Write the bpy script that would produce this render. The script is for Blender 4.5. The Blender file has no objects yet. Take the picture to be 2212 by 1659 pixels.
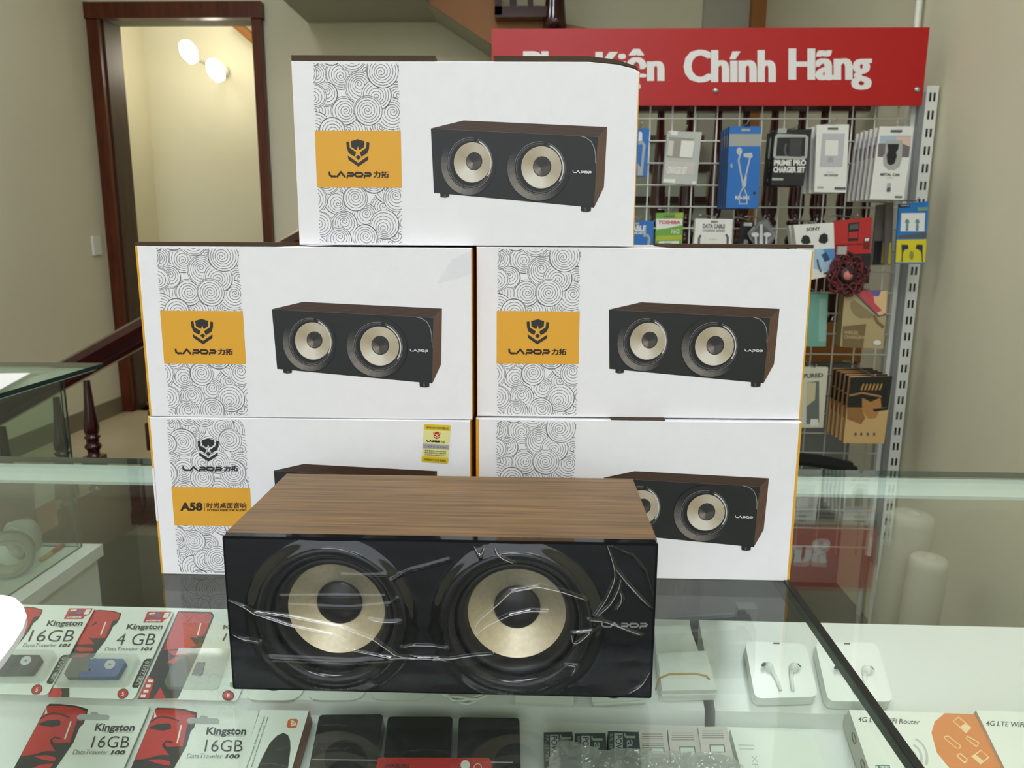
import bpy, math, random
from mathutils import Vector, Matrix
from mathutils.geometry import tessellate_polygon

scene = bpy.context.scene
COL = scene.collection
R = math.radians

# ------------------------------------------------------------------ camera
PW, PH, FPX = 2212.0, 1659.0, 1661.0
PITCH, YAW, ROLL, CAMH = R(11.0215), R(2.0336), R(0.3265), 0.3131
CAM = Vector((0, 0, CAMH))
_f = Vector((-math.sin(YAW) * math.cos(PITCH), math.cos(YAW) * math.cos(PITCH), -math.sin(PITCH)))
_r0 = Vector((math.cos(YAW), math.sin(YAW), 0)); _u0 = _r0.cross(_f)
_r = _r0 * math.cos(ROLL) + _u0 * math.sin(ROLL)
_u = _u0 * math.cos(ROLL) - _r0 * math.sin(ROLL)
cd = bpy.data.cameras.new('camera'); cam = bpy.data.objects.new('camera', cd); COL.objects.link(cam)
cd.sensor_fit = 'HORIZONTAL'; cd.sensor_width = 36.0; cd.lens = 36.0 * FPX / PW
cd.clip_start = 0.02; cd.clip_end = 60
cd.dof.use_dof = True; cd.dof.focus_distance = 0.64; cd.dof.aperture_fstop = 17
cam.matrix_world = Matrix(((_r.x, _u.x, -_f.x, CAM.x), (_r.y, _u.y, -_f.y, CAM.y), (_r.z, _u.z, -_f.z, CAM.z), (0, 0, 0, 1)))
scene.camera = cam

# ------------------------------------------------------------------ view, world
vs = scene.view_settings
vs.view_transform = 'Standard'; vs.look = 'None'; vs.gamma = 1.0; vs.use_curve_mapping = False
vs.exposure = -0.36
wd = bpy.data.worlds.new('daylight'); scene.world = wd; wd.use_nodes = True
_bg = wd.node_tree.nodes['Background']
_bg.inputs['Color'].default_value = (0.88, 0.95, 1.0, 1); _bg.inputs['Strength'].default_value = 2.3

# ------------------------------------------------------------------ pixel helpers (a pixel gives only a direction)
def ray(px, py): return _f + _r * ((px - PW / 2) / FPX) - _u * ((py - PH / 2) / FPX)
def onY(px, py, y): d = ray(px, py); return CAM + d * (y / d.y)
def onZ(px, py, z): d = ray(px, py); return CAM + d * ((z - CAMH) / d.z)
def onX(px, py, x): d = ray(px, py); return CAM + d * (x / d.x)

class Frame:
    """local x = right on the face, local z = up on the face, local -y = out of the face"""
    def __init__(s, o, yaw=0.0, tilt=0.0):
        s.m = Matrix.Translation(o) @ Matrix.Rotation(yaw, 4, 'Z') @ Matrix.Rotation(-tilt, 4, 'X')
        s.i = s.m.inverted()
    def uv(s, px, py):
        d = s.i.to_3x3() @ ray(px, py); c = s.i @ CAM
        p = c + d * (-c.y / d.y); return (p.x, p.z)
    def crop(s, ox, oy, k): return lambda x, y: s.uv(ox + x / k, oy + y / k)

# ------------------------------------------------------------------ materials
def lin(c):
    c = c / 255.0
    return c / 12.92 if c <= 0.04045 else ((c + 0.055) / 1.055) ** 2.4
def rgb(c): return (lin(c[0]), lin(c[1]), lin(c[2]), 1)
MATS = {}
def mat(name, col, rough=0.5, metal=0.0, spec=0.5, coat=0.0, emit=None, es=0.0):
    if name in MATS: return MATS[name]
    m = bpy.data.materials.new(name); m.use_nodes = True; MATS[name] = m
    b = m.node_tree.nodes['Principled BSDF']
    b.inputs['Base Color'].default_value = rgb(col); b.inputs['Roughness'].default_value = rough
    b.inputs['Metallic'].default_value = metal; b.inputs['Specular IOR Level'].default_value = spec
    b.inputs['Coat Weight'].default_value = coat; b.inputs['Coat Roughness'].default_value = 0.08
    if emit: b.inputs['Emission Color'].default_value = rgb(emit); b.inputs['Emission Strength'].default_value = es
    return m
def noisy(name, c0, c1, scale, rough=0.6, stretch=(1, 1, 1), bump=0.0, bscale=None, detail=6, spec=0.4, coat=0.0, lo=0.35, hi=0.65, bdist=0.002):
    m = mat(name, c0, rough, 0, spec, coat); n = m.node_tree.nodes; l = m.node_tree.links
    b = n['Principled BSDF']
    tc = n.new('ShaderNodeTexCoord'); mp = n.new('ShaderNodeMapping'); mp.inputs['Scale'].default_value = stretch
    l.new(tc.outputs['Object'], mp.inputs['Vector'])
    nz = n.new('ShaderNodeTexNoise'); nz.inputs['Scale'].default_value = scale; nz.inputs['Detail'].default_value = detail
    l.new(mp.outputs['Vector'], nz.inputs['Vector'])
    cr = n.new('ShaderNodeValToRGB'); cr.color_ramp.elements[0].color = rgb(c0); cr.color_ramp.elements[1].color = rgb(c1)
    cr.color_ramp.elements[0].position = lo; cr.color_ramp.elements[1].position = hi
    l.new(nz.outputs['Fac'], cr.inputs['Fac']); l.new(cr.outputs['Color'], b.inputs['Base Color'])
    if bump > 0:
        n2 = n.new('ShaderNodeTexNoise'); n2.inputs['Scale'].default_value = bscale or scale * 4; n2.inputs['Detail'].default_value = 3
        l.new(mp.outputs['Vector'], n2.inputs['Vector'])
        bp = n.new('ShaderNodeBump'); bp.inputs['Strength'].default_value = bump; bp.inputs['Distance'].default_value = bdist
        l.new(n2.outputs['Fac'], bp.inputs['Height']); l.new(bp.outputs['Normal'], b.inputs['Normal'])
    return m
def sheet_glass(name, tint, rough=0.0, ior=1.5, gloss=(1, 1, 1, 1), haze=None, hz=0.0):
    """flat glass or film: tinted straight-through light plus Fresnel reflection (haze = a thin milky layer)"""
    m = bpy.data.materials.new(name); m.use_nodes = True; MATS[name] = m
    n = m.node_tree.nodes; l = m.node_tree.links; n.clear()
    out = n.new('ShaderNodeOutputMaterial'); tr = n.new('ShaderNodeBsdfTransparent'); gl = n.new('ShaderNodeBsdfGlossy')
    tr.inputs['Color'].default_value = (*tint, 1); gl.inputs['Roughness'].default_value = rough; gl.inputs['Color'].default_value = gloss
    ge = n.new('ShaderNodeNewGeometry'); dt = n.new('ShaderNodeVectorMath'); dt.operation = 'DOT_PRODUCT'
    l.new(ge.outputs['Normal'], dt.inputs[0]); l.new(ge.outputs['Incoming'], dt.inputs[1])
    def mth(op, a, b=None):
        q = n.new('ShaderNodeMath'); q.operation = op
        for i, v in enumerate((a, b)):
            if v is None: continue
            if isinstance(v, (int, float)): q.inputs[i].default_value = v
            else: l.new(v, q.inputs[i])
        return q.outputs[0]
    f0 = ((ior - 1) / (ior + 1)) ** 2                      # Schlick's Fresnel, the same from both faces of the pane
    sch = mth('ADD', mth('MULTIPLY', mth('POWER', mth('SUBTRACT', 1.0, mth('MINIMUM', mth('ABSOLUTE', dt.outputs['Value']), 1.0)), 5.0), 1 - f0), f0)
    base = tr.outputs[0]
    if haze:
        df = n.new('ShaderNodeBsdfDiffuse'); df.inputs['Color'].default_value = rgb(haze)
        mh = n.new('ShaderNodeMixShader'); mh.inputs[0].default_value = hz
        l.new(tr.outputs[0], mh.inputs[1]); l.new(df.outputs[0], mh.inputs[2]); base = mh.outputs[0]
    mx = n.new('ShaderNodeMixShader')
    l.new(sch, mx.inputs[0]); l.new(base, mx.inputs[1]); l.new(gl.outputs[0], mx.inputs[2])
    l.new(mx.outputs[0], out.inputs['Surface'])
    return m

# ------------------------------------------------------------------ objects
def link(o, parent=None):
    COL.objects.link(o)
    if parent is not None: o.parent = parent
    return o
def tag(o, label=None, cat=None, group=None, kind=None):
    if label: o['label'] = label
    if cat: o['category'] = cat
    if group: o['group'] = group
    if kind: o['kind'] = kind
    return o
def thing(name, label, cat, m=None, group=None):
    o = bpy.data.objects.new(name, None); o.empty_display_size = 0.02
    if m is not None: o.matrix_world = m
    return tag(link(o), label, cat, group)
def copy_tree(o, parent=None):
    c = o.copy(); COL.objects.link(c); c.parent = parent
    for ch in list(o.children): copy_tree(ch, c)
    return c

class MB:
    """collects shapes; build() makes ONE mesh object"""
    def __init__(s): s.v = []; s.f = []; s.mi = []; s.ms = []; s.sm = []
    def _m(s, m):
        if m not in s.ms: s.ms.append(m)
        return s.ms.index(m)
    def add(s, vs, fs, m, smooth=False):
        k = len(s.v); s.v += [tuple(v) for v in vs]; mi = s._m(m)
        for f in fs: s.f.append([k + i for i in f]); s.mi.append(mi); s.sm.append(smooth)
        return s
    def box(s, x0, x1, y0, y1, z0, z1, m, xf=None):
        vs = [Vector((x, y, z)) for z in (z0, z1) for y in (y0, y1) for x in (x0, x1)]
        if xf: vs = [xf @ v for v in vs]
        return s.add(vs, [(0, 2, 3, 1), (4, 5, 7, 6), (0, 1, 5, 4), (2, 6, 7, 3), (0, 4, 6, 2), (1, 3, 7, 5)], m)
    def prism(s, poly, a, b, m, axis='y', side=None, xf=None, cap1=None):
        """polygon (2D) extruded from a to b; axis y: poly=(x,z), z: (x,y), x: (y,z)"""
        n = len(poly)
        def P(p, t): return Vector((p[0], t, p[1])) if axis == 'y' else Vector((p[0], p[1], t)) if axis == 'z' else Vector((t, p[0], p[1]))
        vs = [P(p, a) for p in poly] + [P(p, b) for p in poly]
        if xf: vs = [xf @ v for v in vs]
        tr = tessellate_polygon([[Vector((p[0], p[1], 0)) for p in poly]])
        s.add(vs, [tuple(t) for t in tr], m); 
        s.add(vs[n:], [tuple(reversed(t)) for t in tr], cap1 or m)
        s.add(vs, [(i, (i + 1) % n, n + (i + 1) % n, n + i) for i in range(n)], side or m)
        return s
    def lathe(s, prof, m, seg=24, xf=None, smooth=True, ang=2 * math.pi):
        """profile (r, h) turned round local z"""
        vs = []; fs = []; n = len(prof)
        for i in range(seg):
            a = ang * i / seg
            for r_, h in prof:
                v = Vector((r_ * math.cos(a), r_ * math.sin(a), h)); vs.append(xf @ v if xf else v)
        for i in range(seg):
            j = (i + 1) % seg
            for k in range(n - 1): fs.append((i * n + k, j * n + k, j * n + k + 1, i * n + k + 1))
        return s.add(vs, fs, m, smooth)
    def tube(s, pts, r_, m, seg=8, closed=False, smooth=True, flat=1.0):
        pts = [Vector(p) for p in pts]; n = len(pts); vs = []; fs = []
        up = None
        for i, p in enumerate(pts):
            a = pts[(i - 1) % n] if (closed or i > 0) else p; b = pts[(i + 1) % n] if (closed or i < n - 1) else p
            t = (b - a).normalized()
            if up is None: up = t.orthogonal().normalized()
            x = t.cross(up)
            if x.length < 1e-6: x = t.orthogonal()
            x.normalize(); up = x.cross(t).normalized()
            rr = r_[i] if isinstance(r_, (list, tuple)) else r_
            for k in range(seg):
                q = 2 * math.pi * k / seg; vs.append(p + x * (rr * math.cos(q)) + up * (rr * flat * math.sin(q)))
        for i in range(n if closed else n - 1):
            j = (i + 1) % n
            for k in range(seg): fs.append((i * seg + k, i * seg + (k + 1) % seg, j * seg + (k + 1) % seg, j * seg + k))
        if not closed: fs.append(tuple(range(seg - 1, -1, -1))); fs.append(tuple((n - 1) * seg + k for k in range(seg)))
        return s.add(vs, fs, m, smooth)
    def build(s, name, parent=None, m=None, label=None, kind=None):
        me = bpy.data.meshes.new(name); me.from_pydata(s.v, [], s.f)
        for x in s.ms: me.materials.append(x)
        me.polygons.foreach_set('material_index', s.mi); me.polygons.foreach_set('use_smooth', s.sm)
        me.update()
        o = bpy.data.objects.new(name, me); link(o, parent)
        if m is not None: o.matrix_world = m
        if label: o['label'] = label
        if kind: o['kind'] = kind
        return o

_tc = {}
def text_mesh(s, bold=0.0, shear=0.0, space=1.0):
    k = (s, bold, shear, space)
    if k in _tc: return _tc[k]
    cu = bpy.data.curves.new('t', 'FONT'); cu.body = s; cu.size = 1; cu.resolution_u = 3
    cu.offset = bold; cu.shear = shear; cu.space_character = space
    o = bpy.data.objects.new('t', cu); COL.objects.link(o); bpy.context.view_layer.update()
    me = bpy.data.meshes.new_from_object(o.evaluated_get(bpy.context.evaluated_depsgraph_get()))
    vs = [(v.co.x, v.co.y) for v in me.vertices]; fs = [tuple(p.vertices) for p in me.polygons]
    bpy.data.objects.remove(o); bpy.data.curves.remove(cu); bpy.data.meshes.remove(me)
    x0 = min(v[0] for v in vs); x1 = max(v[0] for v in vs); y0 = min(v[1] for v in vs); y1 = max(v[1] for v in vs)
    vs = [((x - x0) / (x1 - x0), (y - y0) / (y1 - y0)) for x, y in vs]
    _tc[k] = (vs, fs); return _tc[k]

class Print(MB):
    """flat print on a face: coordinates go through map() to the face's (u, v); each layer lies a hair above the last"""
    def __init__(s, mp=None, w=0.0001, dw=0.00004):
        super().__init__(); s.mp = mp or (lambda x, y: (x, y)); s.w = w; s.dw = dw
    def _flat(s, uv, fs, m):
        out = []
        for f in fs:
            a = 0.0
            for i in range(len(f)):
                p = uv[f[i]]; q = uv[f[(i + 1) % len(f)]]; a += p[0] * q[1] - q[0] * p[1]
            out.append(tuple(f) if a > 0 else tuple(reversed(f)))
        return s.add([(p[0], -s.w, p[1]) for p in uv], out, m)
    def up(s, k=1): s.w += s.dw * k; return s
    def poly(s, pts, m, up=True):
        uv = [s.mp(*p) for p in pts]
        tr = tessellate_polygon([[Vector((p[0], p[1], 0)) for p in uv]])
        s._flat(uv, [tuple(t) for t in tr], m)
        if up: s.up()
        return s
    def ell(s, cx, cy, rx, ry, m, rot=0.0, n=40, a0=0, a1=360, up=True):
        c, q = math.cos(R(rot)), math.sin(R(rot)); pts = []
        k = n if a1 - a0 >= 360 else n + 1
        for i in range(k):
            a = R(a0 + (a1 - a0) * i / n); x = rx * math.cos(a); y = ry * math.sin(a)
            pts.append((cx + x * c - y * q, cy + x * q + y * c))
        return s.poly(pts, m, up)
    def stroke(s, pts, wd, m, closed=False, up=True, raw=False):
        uv = pts if raw else [s.mp(*p) for p in pts]; n = len(uv)
        vs = []
        for i in range(n):
            a = uv[(i - 1) % n] if (closed or i > 0) else uv[i]; b = uv[(i + 1) % n] if (closed or i < n - 1) else uv[i]
            dx, dy = b[0] - a[0], b[1] - a[1]; L = math.hypot(dx, dy) or 1e-9
            nx, ny = -dy / L * wd / 2, dx / L * wd / 2
            if (closed or 0 < i < n - 1):
                e = (uv[i][0] - a[0], uv[i][1] - a[1]); eL = math.hypot(*e) or 1e-9
                cs = abs((e[0] * dx + e[1] * dy) / (eL * L)); cs = max(cs, 0.5); nx /= cs; ny /= cs
            vs += [(uv[i][0] + nx, uv[i][1] + ny), (uv[i][0] - nx, uv[i][1] - ny)]
        s._flat(vs, [(2 * i, 2 * i + 1, 2 * ((i + 1) % n) + 1, 2 * ((i + 1) % n)) for i in range(n if closed else n - 1)], m)
        if up: s.up()
        return s
    def rrect(s, x0, y0, x1, y1, r_, m, up=True):
        pts = []
        for cx, cy, a in ((x1 - r_, y1 - r_, 0), (x0 + r_, y1 - r_, 90), (x0 + r_, y0 + r_, 180), (x1 - r_, y0 + r_, 270)):
            for k in range(5): q = R(a + 22.5 * k); pts.append((cx + r_ * math.cos(q), cy + r_ * math.sin(q)))
        return s.poly(pts, m, up)
    def text(s, t, quad, m, bold=0.0, shear=0.0, space=1.0, up=True):
        """text fitted into a quad: bottom-left, bottom-right, top-right, top-left"""
        vs, fs = text_mesh(t, bold, shear, space); a, b, c, d = [s.mp(*q) for q in quad]
        uv = [((1 - x) * ((1 - y) * a[0] + y * d[0]) + x * ((1 - y) * b[0] + y * c[0]),
               (1 - x) * ((1 - y) * a[1] + y * d[1]) + x * ((1 - y) * b[1] + y * c[1])) for x, y in vs]
        s._flat(uv, fs, m)
        if up: s.up()
        return s
    def fat(s, t, quad, m, d, **k):
        for q in (-d, 0, d): s.text(t, [(x + q, y) for x, y in quad], m, **k)
        return s
    def word(s, t, x0, yb, x1, yt, m, **k): return s.text(t, [(x0, yb), (x1, yb), (x1, yt), (x0, yt)], m, **k)

def rr_poly(x0, z0, x1, z1, r_, n=5):
    pts = []
    for cx, cz, a in ((x1 - r_, z1 - r_, 0), (x0 + r_, z1 - r_, 90), (x0 + r_, z0 + r_, 180), (x1 - r_, z0 + r_, 270)):
        for k in range(n): q = R(a + 90.0 * k / (n - 1)); pts.append((cx + r_ * math.cos(q), cz + r_ * math.sin(q)))
    return pts
# ------------------------------------------------------------------ the room
XL, XR, YB, YF, ZF, ZC = -2.86, 1.335, 5.1, -3.4, -1.2, 2.6
M_wall = noisy('wall_paint', (214, 209, 182), (219, 214, 187), 1.3, rough=0.75, spec=0.25)
M_wallg = mat('wall_grey_with_shade', (172, 170, 154), 0.75, spec=0.25)  # grey wall colour; on the back-wall strips it carries shade
M_ceil = mat('ceiling_paint', (214, 212, 200), 0.8, spec=0.2)
M_floor = noisy('floor_tile', (176, 162, 128), (190, 176, 142), 2.0, rough=0.3, spec=0.4)
M_floor2 = noisy('shop_floor_shaded', (48, 45, 39), (56, 52, 45), 2.0, rough=0.3, spec=0.4)  # floor darkened: shade behind the counter is put into the tile colour
M_skirt = mat('skirting_tile', (122, 112, 90), 0.35)
M_wood = noisy('frame_wood', (74, 30, 12), (98, 44, 18), 6, rough=0.35, stretch=(6, 6, 0.7))
M_wood_d = noisy('frame_wood_inner', (62, 44, 34), (80, 58, 44), 5, rough=0.45, stretch=(6, 6, 0.7))
M_rail = noisy('rail_wood', (44, 12, 14), (62, 18, 18), 7, rough=0.16, stretch=(1, 3, 3), coat=0.6)
M_orange = mat('stair_paint', (150, 96, 34), 0.5)
M_white = mat('white_laminate', (232, 234, 228), 0.35)
M_whitepaint = mat('white_powder_coat', (226, 228, 218), 0.35)
M_greymetal = mat('grey_metal', (140, 144, 146), 0.35, metal=0.3)
M_steel = mat('steel_wire', (190, 190, 186), 0.3, metal=0.8)
M_dark = mat('near_black', (16, 16, 18), 0.5)

def struct(name, mb, parent=None):
    o = mb.build(name, parent)
    if parent is None: o['kind'] = 'structure'
    return o
struct('floor', MB().box(XL - .14, XR + .14, YF - 1.2, YB + .2, ZF - .1, ZF, M_floor2))
struct('ceiling', MB().box(XL - .14, XR + .14, YF, YB + 1.9, ZC, ZC + .12, M_ceil))
struct('wall_left', MB().box(XL - .14, XL, YF, YB + .2, ZF, ZC, M_wall))
struct('wall_right', MB().box(XR, XR + .14, YF, YB + .2, ZF, ZC, M_wall))
DX0, DX1, DZ1 = -2.858, -1.752, 1.704      # outer edges of the door frame
b = MB(); b.box(DX1 - .02, XR, YB, YB + .18, ZF, ZC, M_wall); b.box(XL, DX1 - .02, YB, YB + .18, DZ1 - .02, ZC, M_wall)
b.box(XL, DX1 - .02, YB, YB + .18, ZF, -.9, M_wall)
struct('wall_back', b)
# raised floor in front of the door, with its skirting
struct('floor_raised', MB().box(XL, -0.5, 3.62, YB, ZF, -.9, M_floor))
struct('baseboard_left', MB().box(XL, XL + .012, 3.62, YB - .06, -.9, -.79, M_skirt))
# shop front behind the camera: lintel and two piers, open to the street
b = MB(); b.box(XL, XR, YF - .12, YF, 2.56, ZC, M_wall); b.box(XL, XL + .35, YF - .12, YF, ZF, 2.56, M_wall); b.box(XR - .35, XR, YF - .12, YF, ZF, 2.56, M_wall)
struct('wall_front', b)
struct('floor_street', MB().box(-9, 9, -14, YF - 1.2, ZF - .12, ZF - .02, mat('asphalt', (70, 70, 70), .8)))
# door frame
d = thing('door_1', 'dark brown wooden door frame standing open in the back wall', 'door frame', Matrix.Translation((0, 0, 0))); d['kind'] = 'structure'
for x0, x1, nm in ((DX0, DX0 + .075, 'jamb'), (DX1 - .06, DX1, 'jamb')):
    MB().box(x0, x1, YB - .05, YB, -.9, DZ1, M_wood).build(nm, d)
MB().box(DX0 - .01, DX1 + .01, YB - .065, YB, DZ1 - .085, DZ1 + .01, M_wood).build('header', d)
MB().box(DX0 + .002, DX0 + .085, YB, YB + .2, -.9, DZ1 - .02, M_wood_d).build('reveal', d)
MB().box(DX1 - .075, DX1 - .002, YB, YB + .2, -.9, DZ1 - .02, M_wood_d).build('reveal', d)
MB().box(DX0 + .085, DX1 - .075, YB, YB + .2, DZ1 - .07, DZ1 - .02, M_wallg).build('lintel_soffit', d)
# lit room beyond the door
struct('wall_beyond', MB().box(-4.0, -.9, 6.5, 6.6, -.9, ZC, M_wall).box(-3.35, -3.22, 5.28, 6.5, -.9, ZC, M_wall).box(-1.2, -1.1, 5.28, 6.5, -.9, ZC, M_wall))
struct('floor_beyond', MB().box(-3.35, -1.1, 5.1, 6.6, -1.0, -.9, M_floor))
p0 = onY(505, 52, 6.48); p1 = onY(560, 100, 6.48)
b = MB(); dirv = (p1 - p0); 
b.tube([p0 + Vector((0, -.03, .02)), p1 + Vector((0, -.03, .02)) + dirv * .6], .035, M_orange, seg=6, smooth=False)
struct('trim_1', b)
M_bulb = mat('lamp_glow', (255, 250, 235), 0.5, emit=(255, 246, 226), es=30.0)
wl = thing('wall_lamp', 'two-bulb wall lamp glowing on the wall beyond the open door', 'lamp', Matrix.Translation(onY(438, 132, 6.1)))
o0 = onY(438, 132, 6.1)
MB().lathe([(0, 0), (.05, 0), (.05, .03), (.02, .04), (0, .04)], M_whitepaint, 16, Matrix.Translation((0, .39, 0)) @ Matrix.Rotation(R(90), 4, 'X')).build('wall_plate', wl)
for px, py in ((408, 112), (466, 152)):
    q = onY(px, py, 6.0) - o0
    MB().tube([(0, .36, 0), q * .5 + Vector((0, .02, -.02)), q], .012, M_steel).build('arm', wl)
    MB().lathe([(0, -.085), (.035, -.075), (.058, -.02), (.06, .02), (.04, .07), (.02, .085), (0, .09)], M_bulb, 16, Matrix.Translation(q) @ Matrix.Rotation(R(-25), 4, 'Y')).build('bulb', wl)

t = thing('unseen_ceiling_light', 'unseen light panel added to brighten the room beyond the door', 'light', Matrix.Translation((-2.3, 5.75, ZC)), 'unseen ceiling light panels')  # added lamp, unseen, brightening the room beyond the door
MB().box(-.3, .3, -.3, .3, -.03, 0, M_whitepaint).build('frame', t)  # frame of the added unseen panel
MB().box(-.28, .28, -.28, .28, -.034, -.0305, mat('fill_diffuser_beyond', (255, 250, 238), 0.5, emit=(255, 252, 244), es=9.0)).build('unseen_diffuser', t)
# ------------------------------------------------------------------ unseen ceiling lights of the shop; wide ones sized for film highlights
M_unseen_led = mat('unseen_panel_diffuser', (255, 255, 250), 0.5, emit=(246, 250, 255), es=23.0)
lights = [(-.6, -.75, 0, (1.2, .6), 'wide unseen light panel added over the front of the counter'), (.75, 0.9, 0, .6, 'unseen square ceiling light panel near the wall with the conduit'),
          (-1.7, 1.3, 0, .6, 'unseen square ceiling light panel over the side cabinet'), (-1.9, 3.3, 0, .45, 'small unseen square ceiling light panel in front of the door'),
          (-.6, 2.5, 0, .5, 'unseen square ceiling light panel between the rack and the door'), (.2, -2.1, 0, (1.2, .6), 'wide unseen light panel added by the shop entrance')]
for lx, ly, rz, w, lab in lights:
    t = thing('unseen_ceiling_light', lab, 'light', Matrix.Translation((lx, ly, ZC)), 'unseen ceiling light panels')
    w, w_ = w if isinstance(w, tuple) else (w, w); b = MB(); h = w / 2; g = w_ / 2
    b.box(-h - .02, h + .02, -g - .02, -g, -.035, 0, M_whitepaint); b.box(-h - .02, h + .02, g, g + .02, -.035, 0, M_whitepaint)
    b.box(-h - .02, -h, -g, g, -.035, 0, M_whitepaint); b.box(h, h + .02, -g, g, -.035, 0, M_whitepaint); b.build('frame', t)  # frame of the unseen panel
    MB().box(-h, h, -g, g, -.025, -.005, M_unseen_led).build('unseen_diffuser', t)

# ------------------------------------------------------------------ staircase: landing, steps, rails
LZ = -.05                                    # landing height
struct('floor_landing', MB().box(-.5, XR, 3.24, YB, ZF, LZ, mat('landing_grey', (132, 134, 132), 0.6)))
struct('trim_2', MB().box(-.5, XR, 3.205, 3.24, LZ - .15, LZ + .01, M_orange))
M_riser = mat('riser_paint', (150, 156, 138), 0.6)
M_tread = mat('tread_wood', (40, 16, 14), 0.3)
st = thing('staircase', 'upper stair steps with pale risers and dark treads behind the rack', 'stairs', Matrix.Translation((0, 0, 0))); st['kind'] = 'structure'
for k in range(5):
    y0 = 3.88 + .245 * k; z0 = LZ + .19 * k
    MB().box(-.4, .95, y0, YB, z0, z0 + .155, M_riser).build('riser', st)
    MB().box(-.4, .97, y0 - .03, YB, z0 + .155, z0 + .19, M_tread).build('tread', st)
st2 = thing('staircase', 'lower stair flight with dark stringer rising behind the boxes', 'stairs', Matrix.Translation((0, 0, 0))); st2['kind'] = 'structure'
SL = .53
for k in range(6):
    x1 = -.5 - .36 * k; z1 = LZ - .19 * (k + 1)
    MB().box(x1 - .37, x1, 3.3, 3.62, z1 - .036, z1, M_tread).build('tread', st2)
    MB().box(x1 - .02, x1, 3.3, 3.62, z1, z1 + .154, M_riser).build('riser', st2)
MB().prism([(-.5, LZ + .02), (-.5, LZ - .3), (-2.2, ZF), (-2.68, ZF)], 3.26, 3.3, M_rail).build('stringer', st2)
# turned baluster
def bal_profile(H):
    k = H / .86
    pr = [(.014, .86), (.016, .80), (.022, .66), (.030, .56), (.033, .50), (.031, .46), (.024, .435), (.034, .425), (.034, .415), (.026, .405),
          (.028, .385), (.024, .375), (.033, .36), (.036, .345), (.033, .33), (.025, .315), (.026, .28), (.034, .27)]
    lo = [(.034, .06), (.026, .05), (.024, .03), (.034, .02), (.034, 0)]
    return [(r_, h * k) for r_, h in reversed(pr)], [(r_, h * k) for r_, h in reversed(lo)], .27 * k, .06 * k
def baluster(x, y, zb, H, lab, grp):
    t = thing('baluster', lab, 'baluster', Matrix.Translation((x, y, zb)), grp)
    up, lo, h1, h0 = bal_profile(H)
    MB().lathe(up, M_rail, 16).build('turned_shaft', t)
    MB().box(-.037, .037, -.037, .037, h0, h1, M_rail).build('square_block', t)
    MB().lathe(lo, M_rail, 16).build('turned_foot', t)
    return t
railz = lambda x: -.192 + .53 * (x + 1.757)                      # underside of the sloping handrail
bx_ = [onY(px, 900, 3.28).x for px in (2, 126, 195)] + [onY(338, 900, 3.28).x + .17 * k for k in range(8)]
for x in bx_:
    zb = max(LZ + .02 + (x + .5) * (ZF - LZ - .02) / (-2.18), ZF)
    baluster(x, 3.28, zb, max(railz(x) - zb - .012, .3), 'turned dark red wooden baluster under the sloping handrail', 'balusters of the lower flight')
def rail_prof(s=1.0):
    return [(x * s, z * s) for x, z in ((-.03, 0), (.03, 0), (.036, .018), (.028, .028), (.04, .045), (.05, .075), (.036, .105), (0, .118), (-.036, .105), (-.05, .075), (-.04, .045), (-.028, .028), (-.036, .018))]
def handrail(a, b_, lab, name='handrail'):
    a = Vector(a); b_ = Vector(b_); t = (b_ - a).normalized(); side = Vector((0, 0, 1)).cross(t).normalized(); up = t.cross(side)
    if up.z < 0: up = -up
    pr = rail_prof(); n = len(pr); vs = [a + side * p[0] + up * p[1] for p in pr] + [b_ + side * p[0] + up * p[1] for p in pr]
    m = MB().add(vs, [tuple(range(n)), tuple(range(2 * n - 1, n - 1, -1))] + [(i, n + i, n + (i + 1) % n, (i + 1) % n) for i in range(n)], M_rail)
    return tag(m.build(name), lab, 'handrail')
handrail((-2.6, 3.28, railz(-2.6)), (-.16, 3.28, railz(-.16)), 'sloping dark red moulded handrail beside the door')
handrail((-.2, 3.28, .80), (1.3, 3.28, .80), 'level dark red handrail behind the red sign')
for px in (1426, 1489, 1550, 1610, 1671, 1730, 1778, 1836, 1893):
    x = onY(px, 300, 3.28).x
    baluster(x, 3.28, LZ, .80 - LZ, 'turned dark red wooden baluster behind the wire rack', 'balusters of the landing')
q0 = onY(1866, 330, 3.42); q1 = onY(1996, 95, 3.6)
tag(MB().tube([q0, q0.lerp(q1, .5), q1, q1 + Vector((.03, .05, -.06))], [.06, .06, .06, .05], M_rail, seg=12).build('rail_end'), 'dark rounded handrail end showing past the red sign', 'handrail')
# upper flight: orange stringer side, grey soffit, little balustrade
zs = onY(945, 48, YB).z
Yo = onZ(925, 8, zs).y
P = lambda px, py: (lambda v: (v.x, v.z))(onY(px, py, Yo))
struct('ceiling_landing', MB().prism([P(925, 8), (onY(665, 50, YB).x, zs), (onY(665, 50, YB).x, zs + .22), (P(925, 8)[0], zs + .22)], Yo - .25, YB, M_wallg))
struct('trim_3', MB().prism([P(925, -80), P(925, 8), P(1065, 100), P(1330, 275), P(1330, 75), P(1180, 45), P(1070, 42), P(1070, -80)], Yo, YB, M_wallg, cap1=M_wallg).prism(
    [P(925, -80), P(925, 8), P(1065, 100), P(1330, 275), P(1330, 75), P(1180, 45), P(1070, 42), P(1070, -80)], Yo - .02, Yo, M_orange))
t = thing('stair_balustrade', 'dark wooden balustrade corner on the orange upper stair', 'balustrade', Matrix.Translation((0, 0, 0)))
def qbox(x0, y0, x1, y1, nm, m=None, dy=.07):
    a = onY(x0, y1, Yo - .05); c = onY(x1, y0, Yo - .05)
    return MB().box(a.x, c.x, Yo - .05 - dy, Yo - .025, a.z, c.z, m or M_rail).build(nm, t)
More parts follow.
